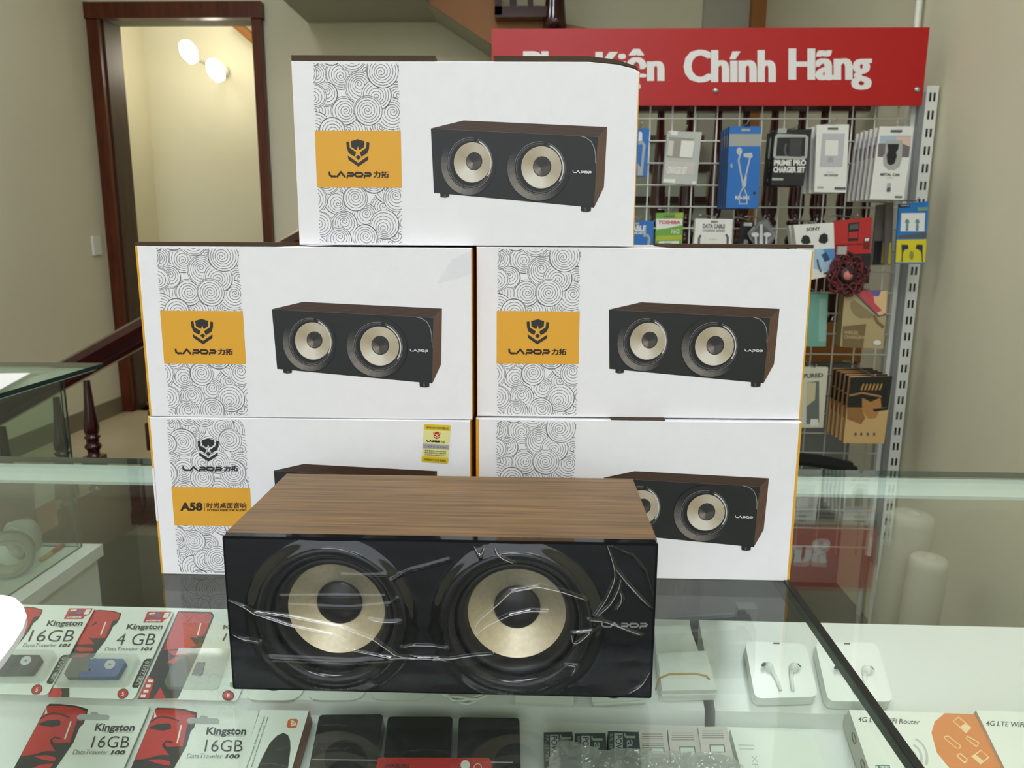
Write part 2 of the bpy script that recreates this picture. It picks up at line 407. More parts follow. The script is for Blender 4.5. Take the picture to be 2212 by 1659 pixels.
qbox(1070, 20, 1182, 44, 'base_rail'); qbox(1070, -60, 1086, 40, 'post'); qbox(1101, -60, 1117, 22, 'spindle', dy=.05); qbox(1140, -60, 1153, 22, 'spindle', dy=.05)
a = onY(1198, 66, Yo - .08); 
MB().lathe([(0, 0), (.068, 0), (.066, .05), (.058, .12), (.05, .2), (.048, .5), (0, .5)], M_rail, 16, Matrix.Translation(a)).build('newel_post', t)
# painted column; the grey strips beside it put wall shade into the colour
a = onY(1620, 100, 5.0); c = onY(1664, 100, 5.0)
struct('trim_4', MB().box(a.x, c.x, 5.0, YB, LZ, ZC, M_orange))
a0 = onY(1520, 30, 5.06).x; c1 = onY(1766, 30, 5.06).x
struct('shade_strips', MB().box(a0, a.x, 5.06, YB, LZ, ZC, M_wallg).box(c.x, c1, 5.06, YB, LZ, ZC, M_wallg))
# cable conduit on the right wall
tag(MB().tube([(1.315, 2.95, ZF), (1.315, 2.95, ZC)], .011, M_whitepaint, seg=8).build('cable_conduit'), 'thin white cable conduit running up the wall beside the rack', 'conduit')
# switch plate by the door
a = onY(214, 530, 5.0)
tag(MB().box(XL, XL + .012, a.y - .12, a.y - .03, a.z - .06, a.z + .06, M_whitepaint).build('light_switch'), 'small white light switch on the wall by the door frame', 'switch')
# ------------------------------------------------------------------ glass counter
G_top = sheet_glass('counter_glass', (0.950, 0.979, 0.961))
G_topr = sheet_glass('counter_glass_clear', (0.975, 0.99, 0.975))
G_thin = sheet_glass('thin_glass', (0.96, 0.985, 0.965))
M_edge = mat('glass_edge_green', (18, 48, 40), 0.15)
M_strip = mat('pale_green_strip', (204, 222, 213), 0.25)
M_rubber = mat('black_rubber', (24, 28, 28), 0.35)
CZ = -.459                                   # deck of the cabinets
ct = thing('display_counter', 'long glass-topped display counter with white base under the speakers', 'counter', Matrix.Translation((0, .66, ZF)))
def T(o): return Matrix.Translation(o)
ctm = T((0, -.66, -ZF))
def cbox(x0, x1, y0, y1, z0, z1, m, nm, edge=None, root=None, mm=None):
    b = MB(); mm = mm or ctm
    vs = [mm @ Vector((x, y, z)) for z in (z0, z1) for y in (y0, y1) for x in (x0, x1)]
    prs = [((0, 4, 6, 2), (1, 3, 7, 5)), ((0, 1, 5, 4), (2, 6, 7, 3)), ((0, 2, 3, 1), (4, 5, 7, 6))]     # x, y and z faces
    thin = min(range(3), key=lambda k: (x1 - x0, y1 - y0, z1 - z0)[k])
    for k in range(3): b.add(vs, prs[k], m if k == thin else (edge or m))
    return b.build(nm, root or ct)
YN, YE = .380, 1.0235
cbox(-1.08, 1.33, YN + .03, YE - .03, ZF, CZ, M_white, 'base')
cbox(-1.08, .2283, YN, YE, -.008, 0, G_top, 'top_pane', M_edge)
cbox(.2337, 1.33, YN, YE, -.008, 0, G_topr, 'top_pane', M_edge)
cbox(.2284, .2336, YN, YE, -.0078, .0012, M_rubber, 'joint_strip')
cbox(-1.08, .222, YE - .078, YE - .006, -.0125, -.0085, M_strip, 'edge_strip')
cbox(.24, 1.33, YE - .078, YE - .006, -.0125, -.0085, M_strip, 'edge_strip')
cbox(-1.06, .19, YE - .042, YE - .037, CZ + .004, -.014, G_thin, 'sliding_pane', M_edge)
cbox(.17, 1.32, YE - .032, YE - .027, CZ + .004, -.014, G_thin, 'sliding_pane', M_edge)
cbox(-1.06, 1.32, YN + .012, YN + .017, CZ + .004, -.014, G_thin, 'front_pane', M_edge)
# side cabinet running back on the left
LX, LY = -1.094, 1.787
lc = thing('side_cabinet', 'glass side cabinet with white base in front of the stair handrail', 'cabinet', T((-1.5, 1.4, ZF)))
lcm = T((1.5, -1.4, -ZF))
def lbox(*a, **k): return cbox(*a, root=lc, mm=lcm, **k)
lbox(-2.0, LX - .012, 1.06, LY - .01, ZF, CZ - .03, M_white, 'base')
lbox(-2.0, LX, 1.05, LY, CZ - .03, CZ, M_white, 'deck')
G_side = sheet_glass('side_cabinet_glass', (0.90, 0.96, 0.92))
lbox(-2.0, LX + .035, 1.045, LY + .02, -.010, 0, G_side, 'top_pane', M_edge)
lbox(LX - .045, LX - .04, 1.06, LY - .02, CZ + .001, -.011, G_side, 'side_pane', M_edge)
lbox(-1.98, LX - .05, LY - .025, LY - .02, CZ + .001, -.011, G_side, 'end_pane', M_edge)
lbox(LX - .055, LX + .025, 1.06, LY + .005, -.0145, -.0105, M_strip, 'edge_strip')
lbox(-1.98, LX - .06, LY - .06, LY + .005, -.0145, -.0105, M_strip, 'edge_strip')
# things lying in and on the side cabinet
M_paper = mat('white_paper', (238, 238, 236), 0.6, spec=0.3)
a = onZ(66, 806, .001); c = onZ(0, 812, .001); e = onZ(0, 842, .001)
tag(MB().prism([(a.x, a.y), (c.x - .2, c.y), (c.x - .2, e.y - .06), (e.x, e.y), (onZ(30, 825, .001).x, onZ(30, 825, .001).y)], .0006, .0016, M_paper, axis='z').build('paper_sheet'), 'white paper sheet lying on top of the side cabinet', 'paper')
M_tape = sheet_glass('clear_tape', (0.86, 0.88, 0.86), rough=0.1, haze=(225, 226, 222), hz=0.55)
for i, (px, py, r0, r1, h, rot, lab) in enumerate(((26, 1243, .05, .034, .045, (80, 0, 30), 'clear packing tape roll standing on its rim in the side cabinet'), (54, 1200, .045, .03, .04, (84, 10, -25), 'clear packing tape roll leaning behind the other roll'))):
    q = onZ(px, py, CZ); q.z += r0 + .001
    xf = T(q) @ Matrix.Rotation(R(rot[2]), 4, 'Z') @ Matrix.Rotation(R(90), 4, 'X')
    t = thing('tape_roll', lab, 'tape roll', xf)
    MB().lathe([(r1 + .004, -h / 2), (r0, -h / 2), (r0, h / 2), (r1 + .004, h / 2), (r1 + .004, -h / 2)], M_tape, 28).build('tape', t)
    MB().lathe([(r1, -h / 2), (r1 + .004, -h / 2), (r1 + .004, h / 2), (r1, h / 2), (r1, -h / 2)], mat('card_core', (196, 190, 176), .7), 28).build('core', t)
q = onZ(20, 1175, CZ)
M_obox = mat('orange_box', (196, 128, 78), 0.55)
t = thing('carton', 'orange and white small carton standing in the side cabinet', 'box', T(q + Vector((0, .08, 0))))
MB().box(-.09, .045, -.03, .05, .001, .075, M_obox).build('lower_half', t)
MB().prism([(-.09, .0752), (.043, .0752), (.05, .15), (.02, .16), (-.09, .17)], -.032, .05, M_white).build('upper_half', t)
for px0, py0, px1, py1, m, lab in ((88, 1209, 136, 1177, mat('pencil_red', (190, 70, 60), .4), 'red and yellow pencil lying in the side cabinet'),):
    a = onZ(px0, py0, CZ + .007); c = onZ(px1, py1, CZ + .007); mid = a.lerp(c, .5)
    t = thing('pencil', lab, 'pencil', T(mid)); a -= mid; c -= mid
    MB().tube([a, a.lerp(c, .45)], .0055, mat('pencil_yellow', (214, 170, 70), .4)).build('yellow_half', t)
    MB().tube([a.lerp(c, .45), c], .0055, m).build('red_half', t)
a = onZ(12, 1298, .002); 
# curled white sheet on the counter at the left
M_sheet = mat('white_sheet', (240, 241, 245), 0.45)
pts = [onZ(x, y, .0) for x, y in ((-140, 1300), (10, 1299), (34, 1305), (52, 1322), (60, 1345), (52, 1372), (30, 1408), (0, 1448), (-60, 1530), (-200, 1560))]
tag(MB().prism([(p.x, p.y) for p in pts], .0004, .006, M_sheet, axis='z').build('note_pad'), 'white rounded note pad lying on the counter glass', 'note pad')
# white rolls behind the counter on the right
for px, r_, h, y, lab in ((1918, .062, .74, 2.12, 'thick white paper roll standing behind the counter'), (1966, .05, .66, 2.0, 'slim white paper roll leaning beside the thick one')):
    q = onY(px, 1330, y); q.z = ZF
    xf = T(q) @ Matrix.Rotation(R(3), 4, 'Y')
    t = thing('paper_roll', lab, 'paper roll', xf)
    MB().lathe([(r_ * .35, .002), (r_, .002), (r_, h - .03), (r_ * .96, h - .008), (r_ * .8, h), (r_ * .35, h)], mat('roll_paper', (186, 184, 166), .7), 28).build('paper', t)
    MB().lathe([(r_ * .3, .002), (r_ * .35, .002), (r_ * .35, h + .002), (r_ * .3, h + .002), (r_ * .3, .002)], mat('card_core', (196, 190, 176), .7), 16).build('core', t)

# ------------------------------------------------------------------ cartons
M_card = noisy('carton_white', (236, 235, 239), (238, 237, 241), 60, rough=0.5, spec=0.3, bump=0.05, bscale=900)
M_kraft = mat('carton_brown', (74, 56, 40), 0.8)
M_yel = mat('carton_yellow', (226, 166, 48), 0.5)
M_ink = mat('ink_black', (38, 38, 38), 0.5)
M_line = mat('ink_grey_line', (112, 112, 112), 0.55)
M_ytext = mat('ink_brown_black', (44, 26, 12), 0.5)
BW, BH, BD = .29, .1504, .19
class F2(Frame):
    def __init__(s, m): s.m = m; s.i = m.inverted()
BX = {'BL': (-.2052, .6591, 0, .0084), 'BR': (.0889, .6702, 0, .0064), 'ML': (-.2035, .6605, BH + .0004, .0143),
      'MR': (.0896, .6759, BH + .0013, .0169), 'T': (-.0644, .6743, 2 * BH + .0021, .0215)}
BF = {k: Frame(Vector((v[0], v[1], v[2] + .0002)), v[3]) for k, v in BX.items()}

def swirls(pr, x0, x1, z0, z1, m, seed, R0=.0120, pitch=.00215, lw=.00048):
    rnd = random.Random(seed); cs = []
    step = R0 * 1.55; row = 0; z = z0 - R0
    while z < z1 + R0:
        x = x0 - R0 + (row % 2) * step * .5
        while x < x1 + R0:
            cs.append((x + rnd.uniform(-.3, .3) * step, z + rnd.uniform(-.3, .3) * step, R0 * rnd.uniform(.78, 1.12), rnd.uniform(0, 6.28), rnd.uniform(-.22, .22), rnd.uniform(-.3, .3)))
            x += step
        z += step * .82; row += 1
    rnd.shuffle(cs)
    for i, (cx, cz, r_, ph, ox, oz) in enumerate(cs):
        later = [c for c in cs[i + 1:] if (c[0] - cx) ** 2 + (c[1] - cz) ** 2 < (c[2] + r_) ** 2]
        turns = r_ / pitch; n = int(turns * 30); pts = []
        for k in range(n + 1):
            tq = k / n * turns; rr = pitch * tq * 1.0 + .0002; a = ph + tq * 2 * math.pi
            off = (1 - tq / turns); pts.append((cx + rr * math.cos(a) + ox * r_ * off, cz + rr * math.sin(a) + oz * r_ * off))
        pts += [None] + [(cx + r_ * math.cos(q * math.pi / 20), cz + r_ * math.sin(q * math.pi / 20)) for q in range(41)]
        run = []
        for p in pts + [None]:
            ok = p is not None and x0 <= p[0] <= x1 and z0 <= p[1] <= z1 and not any((p[0] - c[0]) ** 2 + (p[1] - c[1]) ** 2 < c[2] ** 2 for c in later)
            if ok: run.append(p)
            else:
                if len(run) > 1: pr.stroke(run, lw, m, up=False, raw=True)
                run = []
EMB = [[(762, 1080), (845, 1055), (925, 1080), (922, 1148), (872, 1183), (862, 1181), (848, 1137), (833, 1181), (822, 1183), (770, 1148)],
       [(708, 1090), (742, 1083), (750, 1160), (818, 1205), (826, 1218), (806, 1262), (738, 1220), (716, 1165)],
       [(985, 1097), (951, 1088), (945, 1160), (878, 1207), (870, 1220), (890, 1265), (958, 1222), (980, 1170)],
       [(818, 1268), (850, 1243), (884, 1270), (851, 1306)],
       [(725, 1250), (745, 1262), (852, 1338), (955, 1264), (972, 1255), (970, 1302), (852, 1383), (735, 1300)]]
LAP = [[(506, 1440), (512, 1482), (532, 1499), (588, 1499)], [(594, 1509), (645, 1449), (696, 1509)],
       [(722, 1457), (785, 1457), (797, 1474), (785, 1492), (722, 1492), (720, 1524)],
       [(826, 1457), (885, 1457), (903, 1470), (903, 1488), (888, 1500), (830, 1500), (815, 1488), (815, 1470)],
       [(928, 1457), (990, 1457), (1002, 1474), (990, 1492), (928, 1492), (926, 1524)]]
def lapop(pr, f, m, wd):
    """the five-letter wordmark; f maps its drawing coordinates to the print's own"""
    for i, s in enumerate(LAP): pr.stroke([f(*p) for p in s], wd, m, closed=(i == 3), up=False)
    pr.up()
cT = BF['T'].crop(620, 110, 5.53)
sx0, sz1 = cT(335, 950); sx1, sz0 = cT(1369, 1635)          # yellow panel on the carton face
def speaker_picture(mp):
    """flat colour picture of the speaker, as printed on the carton"""
    p = Print(mp); K = lambda n, c: mat('pic_' + n, c, .45)
    p.poly([(180, 945), (148, 277), (1885, 362), (1842, 1100)], K('front', (30, 32, 33)))
    p.poly([(148, 277), (490, 193), (1980, 262), (1885, 362)], K('top', (74, 54, 40)))
    for k in range(7):
        q = k / 7 + .07; p.stroke([(148 + 342 * q, 277 - 84 * q), (1885 + 95 * q, 362 - 100 * q)], .00035, K('grain', (58, 41, 30)), up=False)
    p.up(); p.poly([(1885, 362), (1980, 262), (1945, 885), (1842, 1100)], K('side', (96, 70, 50)))
    for k in range(5):
        q = k / 5 + .1; p.stroke([(1885 + 95 * q, 362 - 100 * q), (1842 + 103 * q, 1100 - 215 * q)], .00035, K('grain2', (80, 57, 40)), up=False)
    p.up(); p.stroke([(150, 279), (1885, 364), (1862, 700)], .0003, K('edge', (96, 92, 86)))
    p.stroke([(1700, 357), (1760, 372), (1815, 415), (1845, 480), (1858, 560), (1858, 640)], .0006, K('glint', (150, 150, 148)))
    for x0, y0, x1, y1 in ((245, 950, 340, 995), (1705, 1085, 1812, 1143)):
        p.poly([(x0, y0), (x1, y0 + 8), (x1 - 3, y1 - 8), ((x0 + x1) / 2, y1), (x0 + 3, y1 - 8)], K('foot', (28, 26, 25)))
        p.poly([(x0 + 40, y0 + 14), (x0 + 58, y0 + 14), (x0 + 58, y1 - 8), (x0 + 40, y1 - 8)], K('footlit', (84, 80, 78)))
    for cx, cy, rx, ry, kx, ky, krx, kry, dx, dy, dr in ((540, 642, 286, 325, 578, 630, 190, 209, 598, 618, 85), (1265, 692, 323, 336, 1295, 682, 208, 219, 1303, 673, 95)):
        p.ell(cx, cy, rx, ry, K('ring', (36, 36, 37)), 4)
        # trim ring, its lower left catching the light in the printed photo
        for a in range(0, 360, 6):
            q = max(0, math.cos(R((a - 125) * 1.05))) if abs(a - 125) < 90 else 0; q = round(q * 9) / 9
            p.poly([(cx + rx * math.cos(R(a)), cy + ry * math.sin(R(a))), (cx + rx * math.cos(R(a + 6.2)), cy + ry * math.sin(R(a + 6.2))), (cx + .04 * rx + rx * .83 * math.cos(R(a + 6.2)), cy - .02 * ry + ry * .84 * math.sin(R(a + 6.2))), (cx + .04 * rx + rx * .83 * math.cos(R(a)), cy - .02 * ry + ry * .84 * math.sin(R(a)))], K('ring%d' % int(q * 9), (34 + 96 * q, 34 + 90 * q, 35 + 82 * q)), up=False)
        p.up()
        mx, my = (cx * .55 + kx * .45), (cy * .55 + ky * .45)
        p.ell(mx, my, rx * .82, ry * .83, K('well', (22, 22, 23)), 4)
        for q, wq, cq in ((.81, .0005, (120, 118, 116)), (.755, .0005, (92, 92, 92)), (.72, .0004, (60, 60, 60))):
            p.stroke([(mx + rx * q * math.cos(R(a)), my + ry * q * math.sin(R(a))) for a in range(-70, 290, 10)], wq, K('hoop%d' % int(q * 1000), cq))
        p.stroke([(mx + rx * .755 * math.cos(R(a)), my + ry * .755 * math.sin(R(a))) for a in range(-65, 40, 7)], .0011, K('hoopglint', (205, 204, 202)))
        p.ell(kx, ky, krx, kry, K('cone', (196, 186, 166)), 4)
        for a in range(0, 360, 6):
            q = .5 + .32 * math.sin(R(a - 8)) - .30 * math.cos(R(2 * (a - 20))); q = round(max(0, min(1, q)) * 12) / 12
            p.poly([(kx, ky)] + [(kx + krx * .975 * math.cos(R(t_)), ky + kry * .975 * math.sin(R(t_))) for t_ in (a, a + 3.1, a + 6.2)], K('cone%d' % int(q * 12), (166 + 56 * q, 152 + 64 * q, 124 + 80 * q)), up=False)
        p.up()
        p.ell(dx, dy, dr, dr * 1.12, K('cap', (40, 38, 37)), 4); p.ell(dx - 4, dy + 2, dr * .9, dr * 1.0, K('cap2', (74, 70, 68)), 4)
        for a in range(0, 360, 8):
            q = max(0, math.cos(R(a - 135))) ** 2 * .9 + .35 * max(0, math.cos(R(a - 20))) ** 4; q = round(min(1, q) * 10) / 10
            p.poly([(dx - 10, dy + 12)] + [(dx - 4 + dr * .87 * math.cos(R(t_)), dy + 2 + dr * .97 * math.sin(R(t_))) for t_ in (a, a + 4.1, a + 8.2)], K('cap%d' % int(q * 10), (44 + 112 * q, 42 + 102 * q, 42 + 92 * q)), up=False)
        p.up()
    lapop(p, lambda x, y: (1620 + (x - 500) * 195 / 506., 711 + (y - 1438) * 36 / 88. + (x - 500) * .012), K('word', (238, 238, 236)), .00055)
    return p
def carton(key, label, crush=0.0, flaps=(), back=False, yl=0.0, yr=0.0):
    fr = BF[key]; t = thing('speaker_carton', label, 'box', fr.m, 'stacked speaker cartons')
    b = MB(); W = BW / 2; H = BH; e = .0012
    out = [(-W, 0), (W, 0), (W, H - crush * 1.5), (W - .005, H - crush * .95), (W - .019, H - crush * .38), (W - .042, H), (-W, H)] if crush else [(-W, 0), (W, 0), (W, H), (-W, H)]
    ins = [(x + (max(e * .4, yl) if x < 0 else -max(e * .4, yr)), z + (e * .5 if z < .01 else -e * .5)) for x, z in out]; n = len(out); e = .0010
    b.add([(x, 0, z) for x, z in ins] + [(x, e, z) for x, z in out], [tuple(range(n))] + [(i, n + i, n + (i + 1) % n, (i + 1) % n) for i in range(n) if out[i][0] != out[(i + 1) % n][0]], M_card)
    b.add([(x, 0, z) for x, z in ins] + [(x, e, z) for x, z in out], [(i, n + i, n + (i + 1) % n, (i + 1) % n) for i in range(n) if out[i][0] == out[(i + 1) % n][0]], M_yel)
    for i in range(n):
        j = (i + 1) % n; side = M_yel if abs(out[i][0]) == W and out[i][0] == out[j][0] else M_card
        b.add([(out[i][0], e, out[i][1]), (out[j][0], e, out[j][1]), (out[j][0], BD, out[j][1]), (out[i][0], BD, out[i][1])], [(3, 2, 1, 0)], side)
    b.add([(x, BD, z) for x, z in out], [tuple(range(n - 1, -1, -1))], M_card); b.build('carton_body', t)
    for (x0, x1, lift) in flaps:
        h0 = H + .0003 - crush * .0
        MB().add([(x0, .0006, h0), (x1, .0006, h0), (x1, .0002, h0 + lift), (x0, .0002, h0 + lift), (x0, .095, h0), (x1, .095, h0), (x1, .095, h0 + .0025), (x0, .095, h0 + .0025)],
                 [(0, 1, 2, 3), (5, 4, 7, 6), (4, 0, 3, 7), (1, 5, 6, 2), (3, 2, 6, 7), (1, 0, 4, 5)], M_kraft).build('top_flap', t)
        if crush > .003 and x1 > 0:                       # the flap bends down over the crushed corner
            q = [(x1, h0), (W - .019, h0 - crush * .34), (W - .002, h0 - crush * 1.05)]; up_ = (lift, lift * .8, .0015)
            MB().add([(a_, .0005, z_) for a_, z_ in q] + [(a_, .0003, z_ + u_) for (a_, z_), u_ in zip(q, up_)] + [(a_, .07, z_ + .0004) for a_, z_ in q] + [(a_, .07, z_ + .003) for a_, z_ in q],
                     [(0, 1, 4, 3), (1, 2, 5, 4), (3, 4, 10, 9), (4, 5, 11, 10), (2, 8, 11, 5), (0, 3, 9, 6), (6, 9, 10, 7), (7, 10, 11, 8), (0, 6, 7, 1), (1, 7, 8, 2)], M_kraft).build('bent_flap', t)
    if back:
        c = fr.crop(300, 880, 4.366); u0, v1 = c(308, 750); u1, v0 = c(1068, 1122); u0 = (u0 + c(342, 1122)[0]) / 2
        A = Print(); swirls(A, u0, u1, .0015, H - .0015, M_line, 77); A.build('swirl_pattern', t)
        A = Print(w=.00016); A.poly([(u0 - .0003, v0), (u1 + .0003, v0), (u1 + .0003, v1), (u0 - .0003, v1)], M_yel); A.build('model_panel', t)
        kx = (755 - 553) / (985 - 708.); ky = (510 - 292) / (1383 - 1055.)
        A = Print(c, w=.00024)
        for s in EMB: A.poly([(553 + (x - 708) * kx, 292 + (y - 1055) * ky) for x, y in s], M_ink, up=False)
        A.build('emblem', t)
        A = Print(c, w=.00024); lapop(A, lambda x, y: (410 + (x - 497) * 375 / 513., 554 + (y - 1438) * 52 / 86.), M_ink, .0017)
        A.fat('力拓', [(803, 602), (933, 602), (933, 548), (803, 548)], M_ink, 2.5, bold=.012)
        A.build('wordmark', t); A = Print(c, w=.00024)
        A.word('A58', 390, 975, 602, 896, M_ytext, bold=.05); A.poly([(615, 897), (619, 897), (624, 976), (620, 976)], M_ytext)
        A.word('时尚桌面音响', 640, 951, 1014, 896, M_ytext, bold=.02); A.word('STYLISH DESKTOP AUDIO', 644, 978, 1015, 959, M_ytext, bold=.04)
        A.build('model_lettering', t)
        # the white block on the yellow side and the warranty sticker
        s = MB(); s.add([(-W + yl - .0002, -.0002, .052), (-W - .0003, .0009, .052), (-W - .0003, .12, .052), (-W + yl - .0002, -.0002, .103), (-W - .0003, .0009, .103), (-W - .0003, .12, .103)], [(0, 3, 4, 1), (1, 4, 5, 2)], M_card); s.build('side_label', t)
        c4 = fr.crop(880, 880, 9.217)
        K = lambda n, q: mat('stk_' + n, q, .35)
        q = lambda a, b_: (335 + 530 * a - 55 * b_, 330 + 25 * a + 750 * b_ + 8 * a * b_)     # along, down
        S = Print(lambda a, b_: c4(*q(a, b_)), w=.0004)
        S.poly([(.03, 0), (.97, 0), (1, .02), (1, .98), (.97, 1), (.03, 1), (0, .98), (0, .02)], K('pale', (226, 222, 150)))
        S.poly([(.03, 0), (.97, 0), (1, .02), (1, .15), (0, .15), (0, .02)], K('yellow', (220, 190, 40)))
        S.poly([(0, .85), (1, .85), (1, .98), (.97, 1), (.03, 1), (0, .98)], K('yellow', (220, 190, 40)))
        S.poly([(0, .515), (1, .515), (1, .64), (0, .64)], K('grey', (168, 166, 170)))
        for s_ in EMB: S.poly([(.5 + (x - 846) / 277. * .27, .185 + (y - 1055) / 328. * .195) for x, y in s_], K('red', (176, 44, 40)), up=False)
        S.up(); lapop(S, lambda x, y: (.14 + (x - 497) / 513. * .50, .415 + (y - 1438) / 86. * .055), M_ink, .0009)
        for tx, x0, yb, x1, yt, m in (('力拓', .67, .485, .83, .41, M_ink), ('深圳市力拓电子科技有限公司', .09, .115, .92, .055, K('olive', (70, 60, 10))), ('正 品 保 证 · 查 询 真 伪', .09, .61, .92, .55, K('grey2', (120, 116, 124))),
                                      ('服务电话400-600-2207验证', .1, .715, .9, .67, M_ink), ('短信发送至1065729001217', .1, .77, .9, .725, M_ink), ('企业官网www.lapop.com.cn', .1, .825, .9, .782, M_ink), ('中国防伪行业协会监制', .09, .96, .91, .90, K('olive', (70, 60, 10)))):
            S.word(tx, x0, yb, x1, yt, m, bold=.01)
        S.build('warranty_sticker', t, label='yellow warranty sticker with red emblem')
        ub = fr.uv(591, 1016.5); ut = BF['T'].uv(930.8, 277.6); cp = BF['T'].crop(900, 220, 4.809)
        speaker_picture(lambda x, y: tuple(a + b_ - d_ for a, b_, d_ in zip(cp(x, y), ub, ut))).build('speaker_picture', t)
    else:
        for nm, me in PRT: 
            o = bpy.data.objects.new(nm, me); link(o, t)
    return t
PRT = []
tmp = Print(); swirls(tmp, sx0, sx1, .0015, BH - .0015, M_line, 12); PRT.append(('swirl_pattern', tmp))
tmp = Print(w=.00016); tmp.poly([(sx0 - .0003, sz0), (sx1 + .0003, sz0), (sx1 + .0003, sz1), (sx0 - .0003, sz1)], M_yel); PRT.append(('logo_panel', tmp))
tmp = Print(cT, w=.00024)
for s in EMB: tmp.poly(s, M_ink, up=False)
PRT.append(('emblem', tmp))
tmp = Print(cT, w=.00024); lapop(tmp, lambda x, y: (x, y), M_ytext, .0017); tmp.fat('力拓', [(1033, 1516), (1213, 1516), (1213, 1436), (1033, 1436)], M_ytext, 3, bold=.012); PRT.append(('lettering', tmp))
PRT.append(('speaker_picture', speaker_picture(BF['T'].crop(900, 220, 4.809))))
_p = []
for nm, pr in PRT:
    o = pr.build(nm); _p.append((nm, o.data)); bpy.data.objects.remove(o)
PRT = _p
uT = lambda k, x: BF[k].uv(x, 300)[0]
carton('BL', 'white speaker carton bearing a small yellow sticker at the foot of the stack', back=True, yl=.0024)
carton('BR', 'white speaker carton on the glass, half hidden behind the real speaker', yl=.0030, yr=.0026, flaps=((BF['BR'].uv(1320, 905)[0], BF['BR'].uv(1437, 905)[0], .0007),))
tML = carton('ML', 'white speaker carton of the middle tier beside the stair handrail', yl=.0024, flaps=((-.1448, BF['ML'].uv(600, 530)[0], .0034),))
A = Print(BF['ML'].uv, w=.0004); A.poly([(943, 612), (975, 560), (1018, 541), (1019, 590), (990, 600)], sheet_glass('carton_tape', (.97, .97, .97), rough=.12, haze=(225, 225, 228), hz=.15)); A.build('clear_tape', tML)
carton('MR', 'white speaker carton of the middle tier beside the hanging accessories', yr=.0018, crush=.0012, flaps=((BF['MR'].uv(1450, 535)[0], .1445, .0030),))
carton('T', 'white speaker carton lying on top of the stack with a crushed corner', yr=.0010, crush=.0055, flaps=((-.1445, BF['T'].uv(940, 130)[0], .0042), (BF['T'].uv(1066, 132)[0], .1028, .0040)))

# ------------------------------------------------------------------ the speaker in front
SW, SH, SD = .2845, .1108, .1333
SF = Frame(Vector((-.0639, .4695, .0072)), .0071)
sp = thing('desktop_speaker', 'twin-driver desktop speaker with wood-grain top and film-covered black front', 'speaker', SF.m)
M_vinyl = noisy('walnut_vinyl', (84, 63, 39), (134, 104, 68), 55, rough=0.45, stretch=(.22, 7, 7), bump=0.15, bscale=60, detail=8, lo=.3, hi=.72, bdist=0.0006)
M_gloss = mat('gloss_black', (6, 6, 8), 0.06, spec=0.5)
M_trim = mat('trim_ring_black', (14, 14, 15), 0.16)
M_surr = mat('rubber_surround', (12, 12, 13), 0.45)
M_cone = noisy('champagne_cone', (204, 192, 164), (214, 203, 176), 300, rough=0.36, spec=0.5); M_cone.node_tree.nodes['Principled BSDF'].inputs['Metallic'].default_value = 0.75
M_cap = mat('dust_cap', (34, 32, 33), 0.3)
w2 = SW / 2; pt = .006
b = MB(); b.add([(-w2, pt, 0), (w2, pt, 0), (w2, SD, 0), (-w2, SD, 0), (-w2, pt, SH), (w2, pt, SH), (w2, SD, SH), (-w2, SD, SH)],
                [(4, 5, 6, 7), (3, 2, 1, 0), (1, 2, 6, 5), (3, 0, 4, 7), (2, 3, 7, 6)], M_vinyl); b.build('cabinet', sp)
cen = [SF.uv(716.5, 1333), SF.uv(1115.5, 1343.5)]
RR = .0500
outl = rr_poly(-w2, 0, w2, SH, .0012, 3)
holes = [[(c[0] + (RR - .0012) * math.cos(-2 * math.pi * k / 64), c[1] + (RR - .0012) * math.sin(-2 * math.pi * k / 64)) for k in range(64)] for c in cen]
loops = [[Vector((x, z, 0)) for x, z in outl]] + [[Vector((x, z, 0)) for x, z in h] for h in holes]
flat = [p for L in loops for p in L]
b = MB(); b.add([(p.x, 0, p.y) for p in flat], [tuple(t) for t in tessellate_polygon(loops)], M_gloss)
n = len(outl); b.add([(x, 0, z) for x, z in outl] + [(x, pt, z) for x, z in outl], [(i, (i + 1) % n, n + (i + 1) % n, n + i) for i in range(n)], M_gloss)
b.build('front_panel', sp)
for c in cen:
    xf = T((c[0], 0, c[1])) @ Matrix.Rotation(R(90), 4, 'X')         # turned axis points out of the face
    dr = MB().lathe([(RR + .0004, -.001), (RR + .0002, .0012), (RR - .0012, .0024), (RR - .004, .0026), (.0425, .0010), (.0412, -.0020), (.0408, -.006)], M_trim, 72, xf).build('trim_ring', sp)
    MB().lathe([(.0410, -.006), (.0400, -.0035), (.0378, -.0026), (.0358, -.0040), (.0342, -.0080), (.0332, -.0125)], M_surr, 72, xf).build('surround', dr)
    MB().lathe([(.0334, -.0122), (.0328, -.0126), (.0300, -.0140), (.0240, -.0172), (.0190, -.0198), (.0152, -.0216)], M_cone, 72, xf).build('cone', dr)
    MB().lathe([(.0160, -.0213), (.0155, -.0200), (.0148, -.0196), (.0120, -.0180), (.0070, -.0166), (.0020, -.0160), (0, -.0159)], M_cap, 48, xf).build('dust_cap', dr)
A = Print(SF.crop(940, 1000, 3.13), w=.0002)
lapop(A, lambda x, y: (1122 + (x - 500) * 313 / 506., 1076 + (y - 1438) * 44 / 88.), mat('silver_print', (150, 150, 152), .35, metal=.4), .0012)
A.build('lettering', sp)
for x, y in ((-.118, .017), (.118, .017), (-.118, .115), (.118, .115)):
    MB().lathe([(0, -.0070), (.0075, -.0070), (.0088, -.0055), (.0088, .0), (0, .0)], mat('rubber_foot', (14, 14, 14), .6), 20, T((x, y, 0))).build('foot', sp)
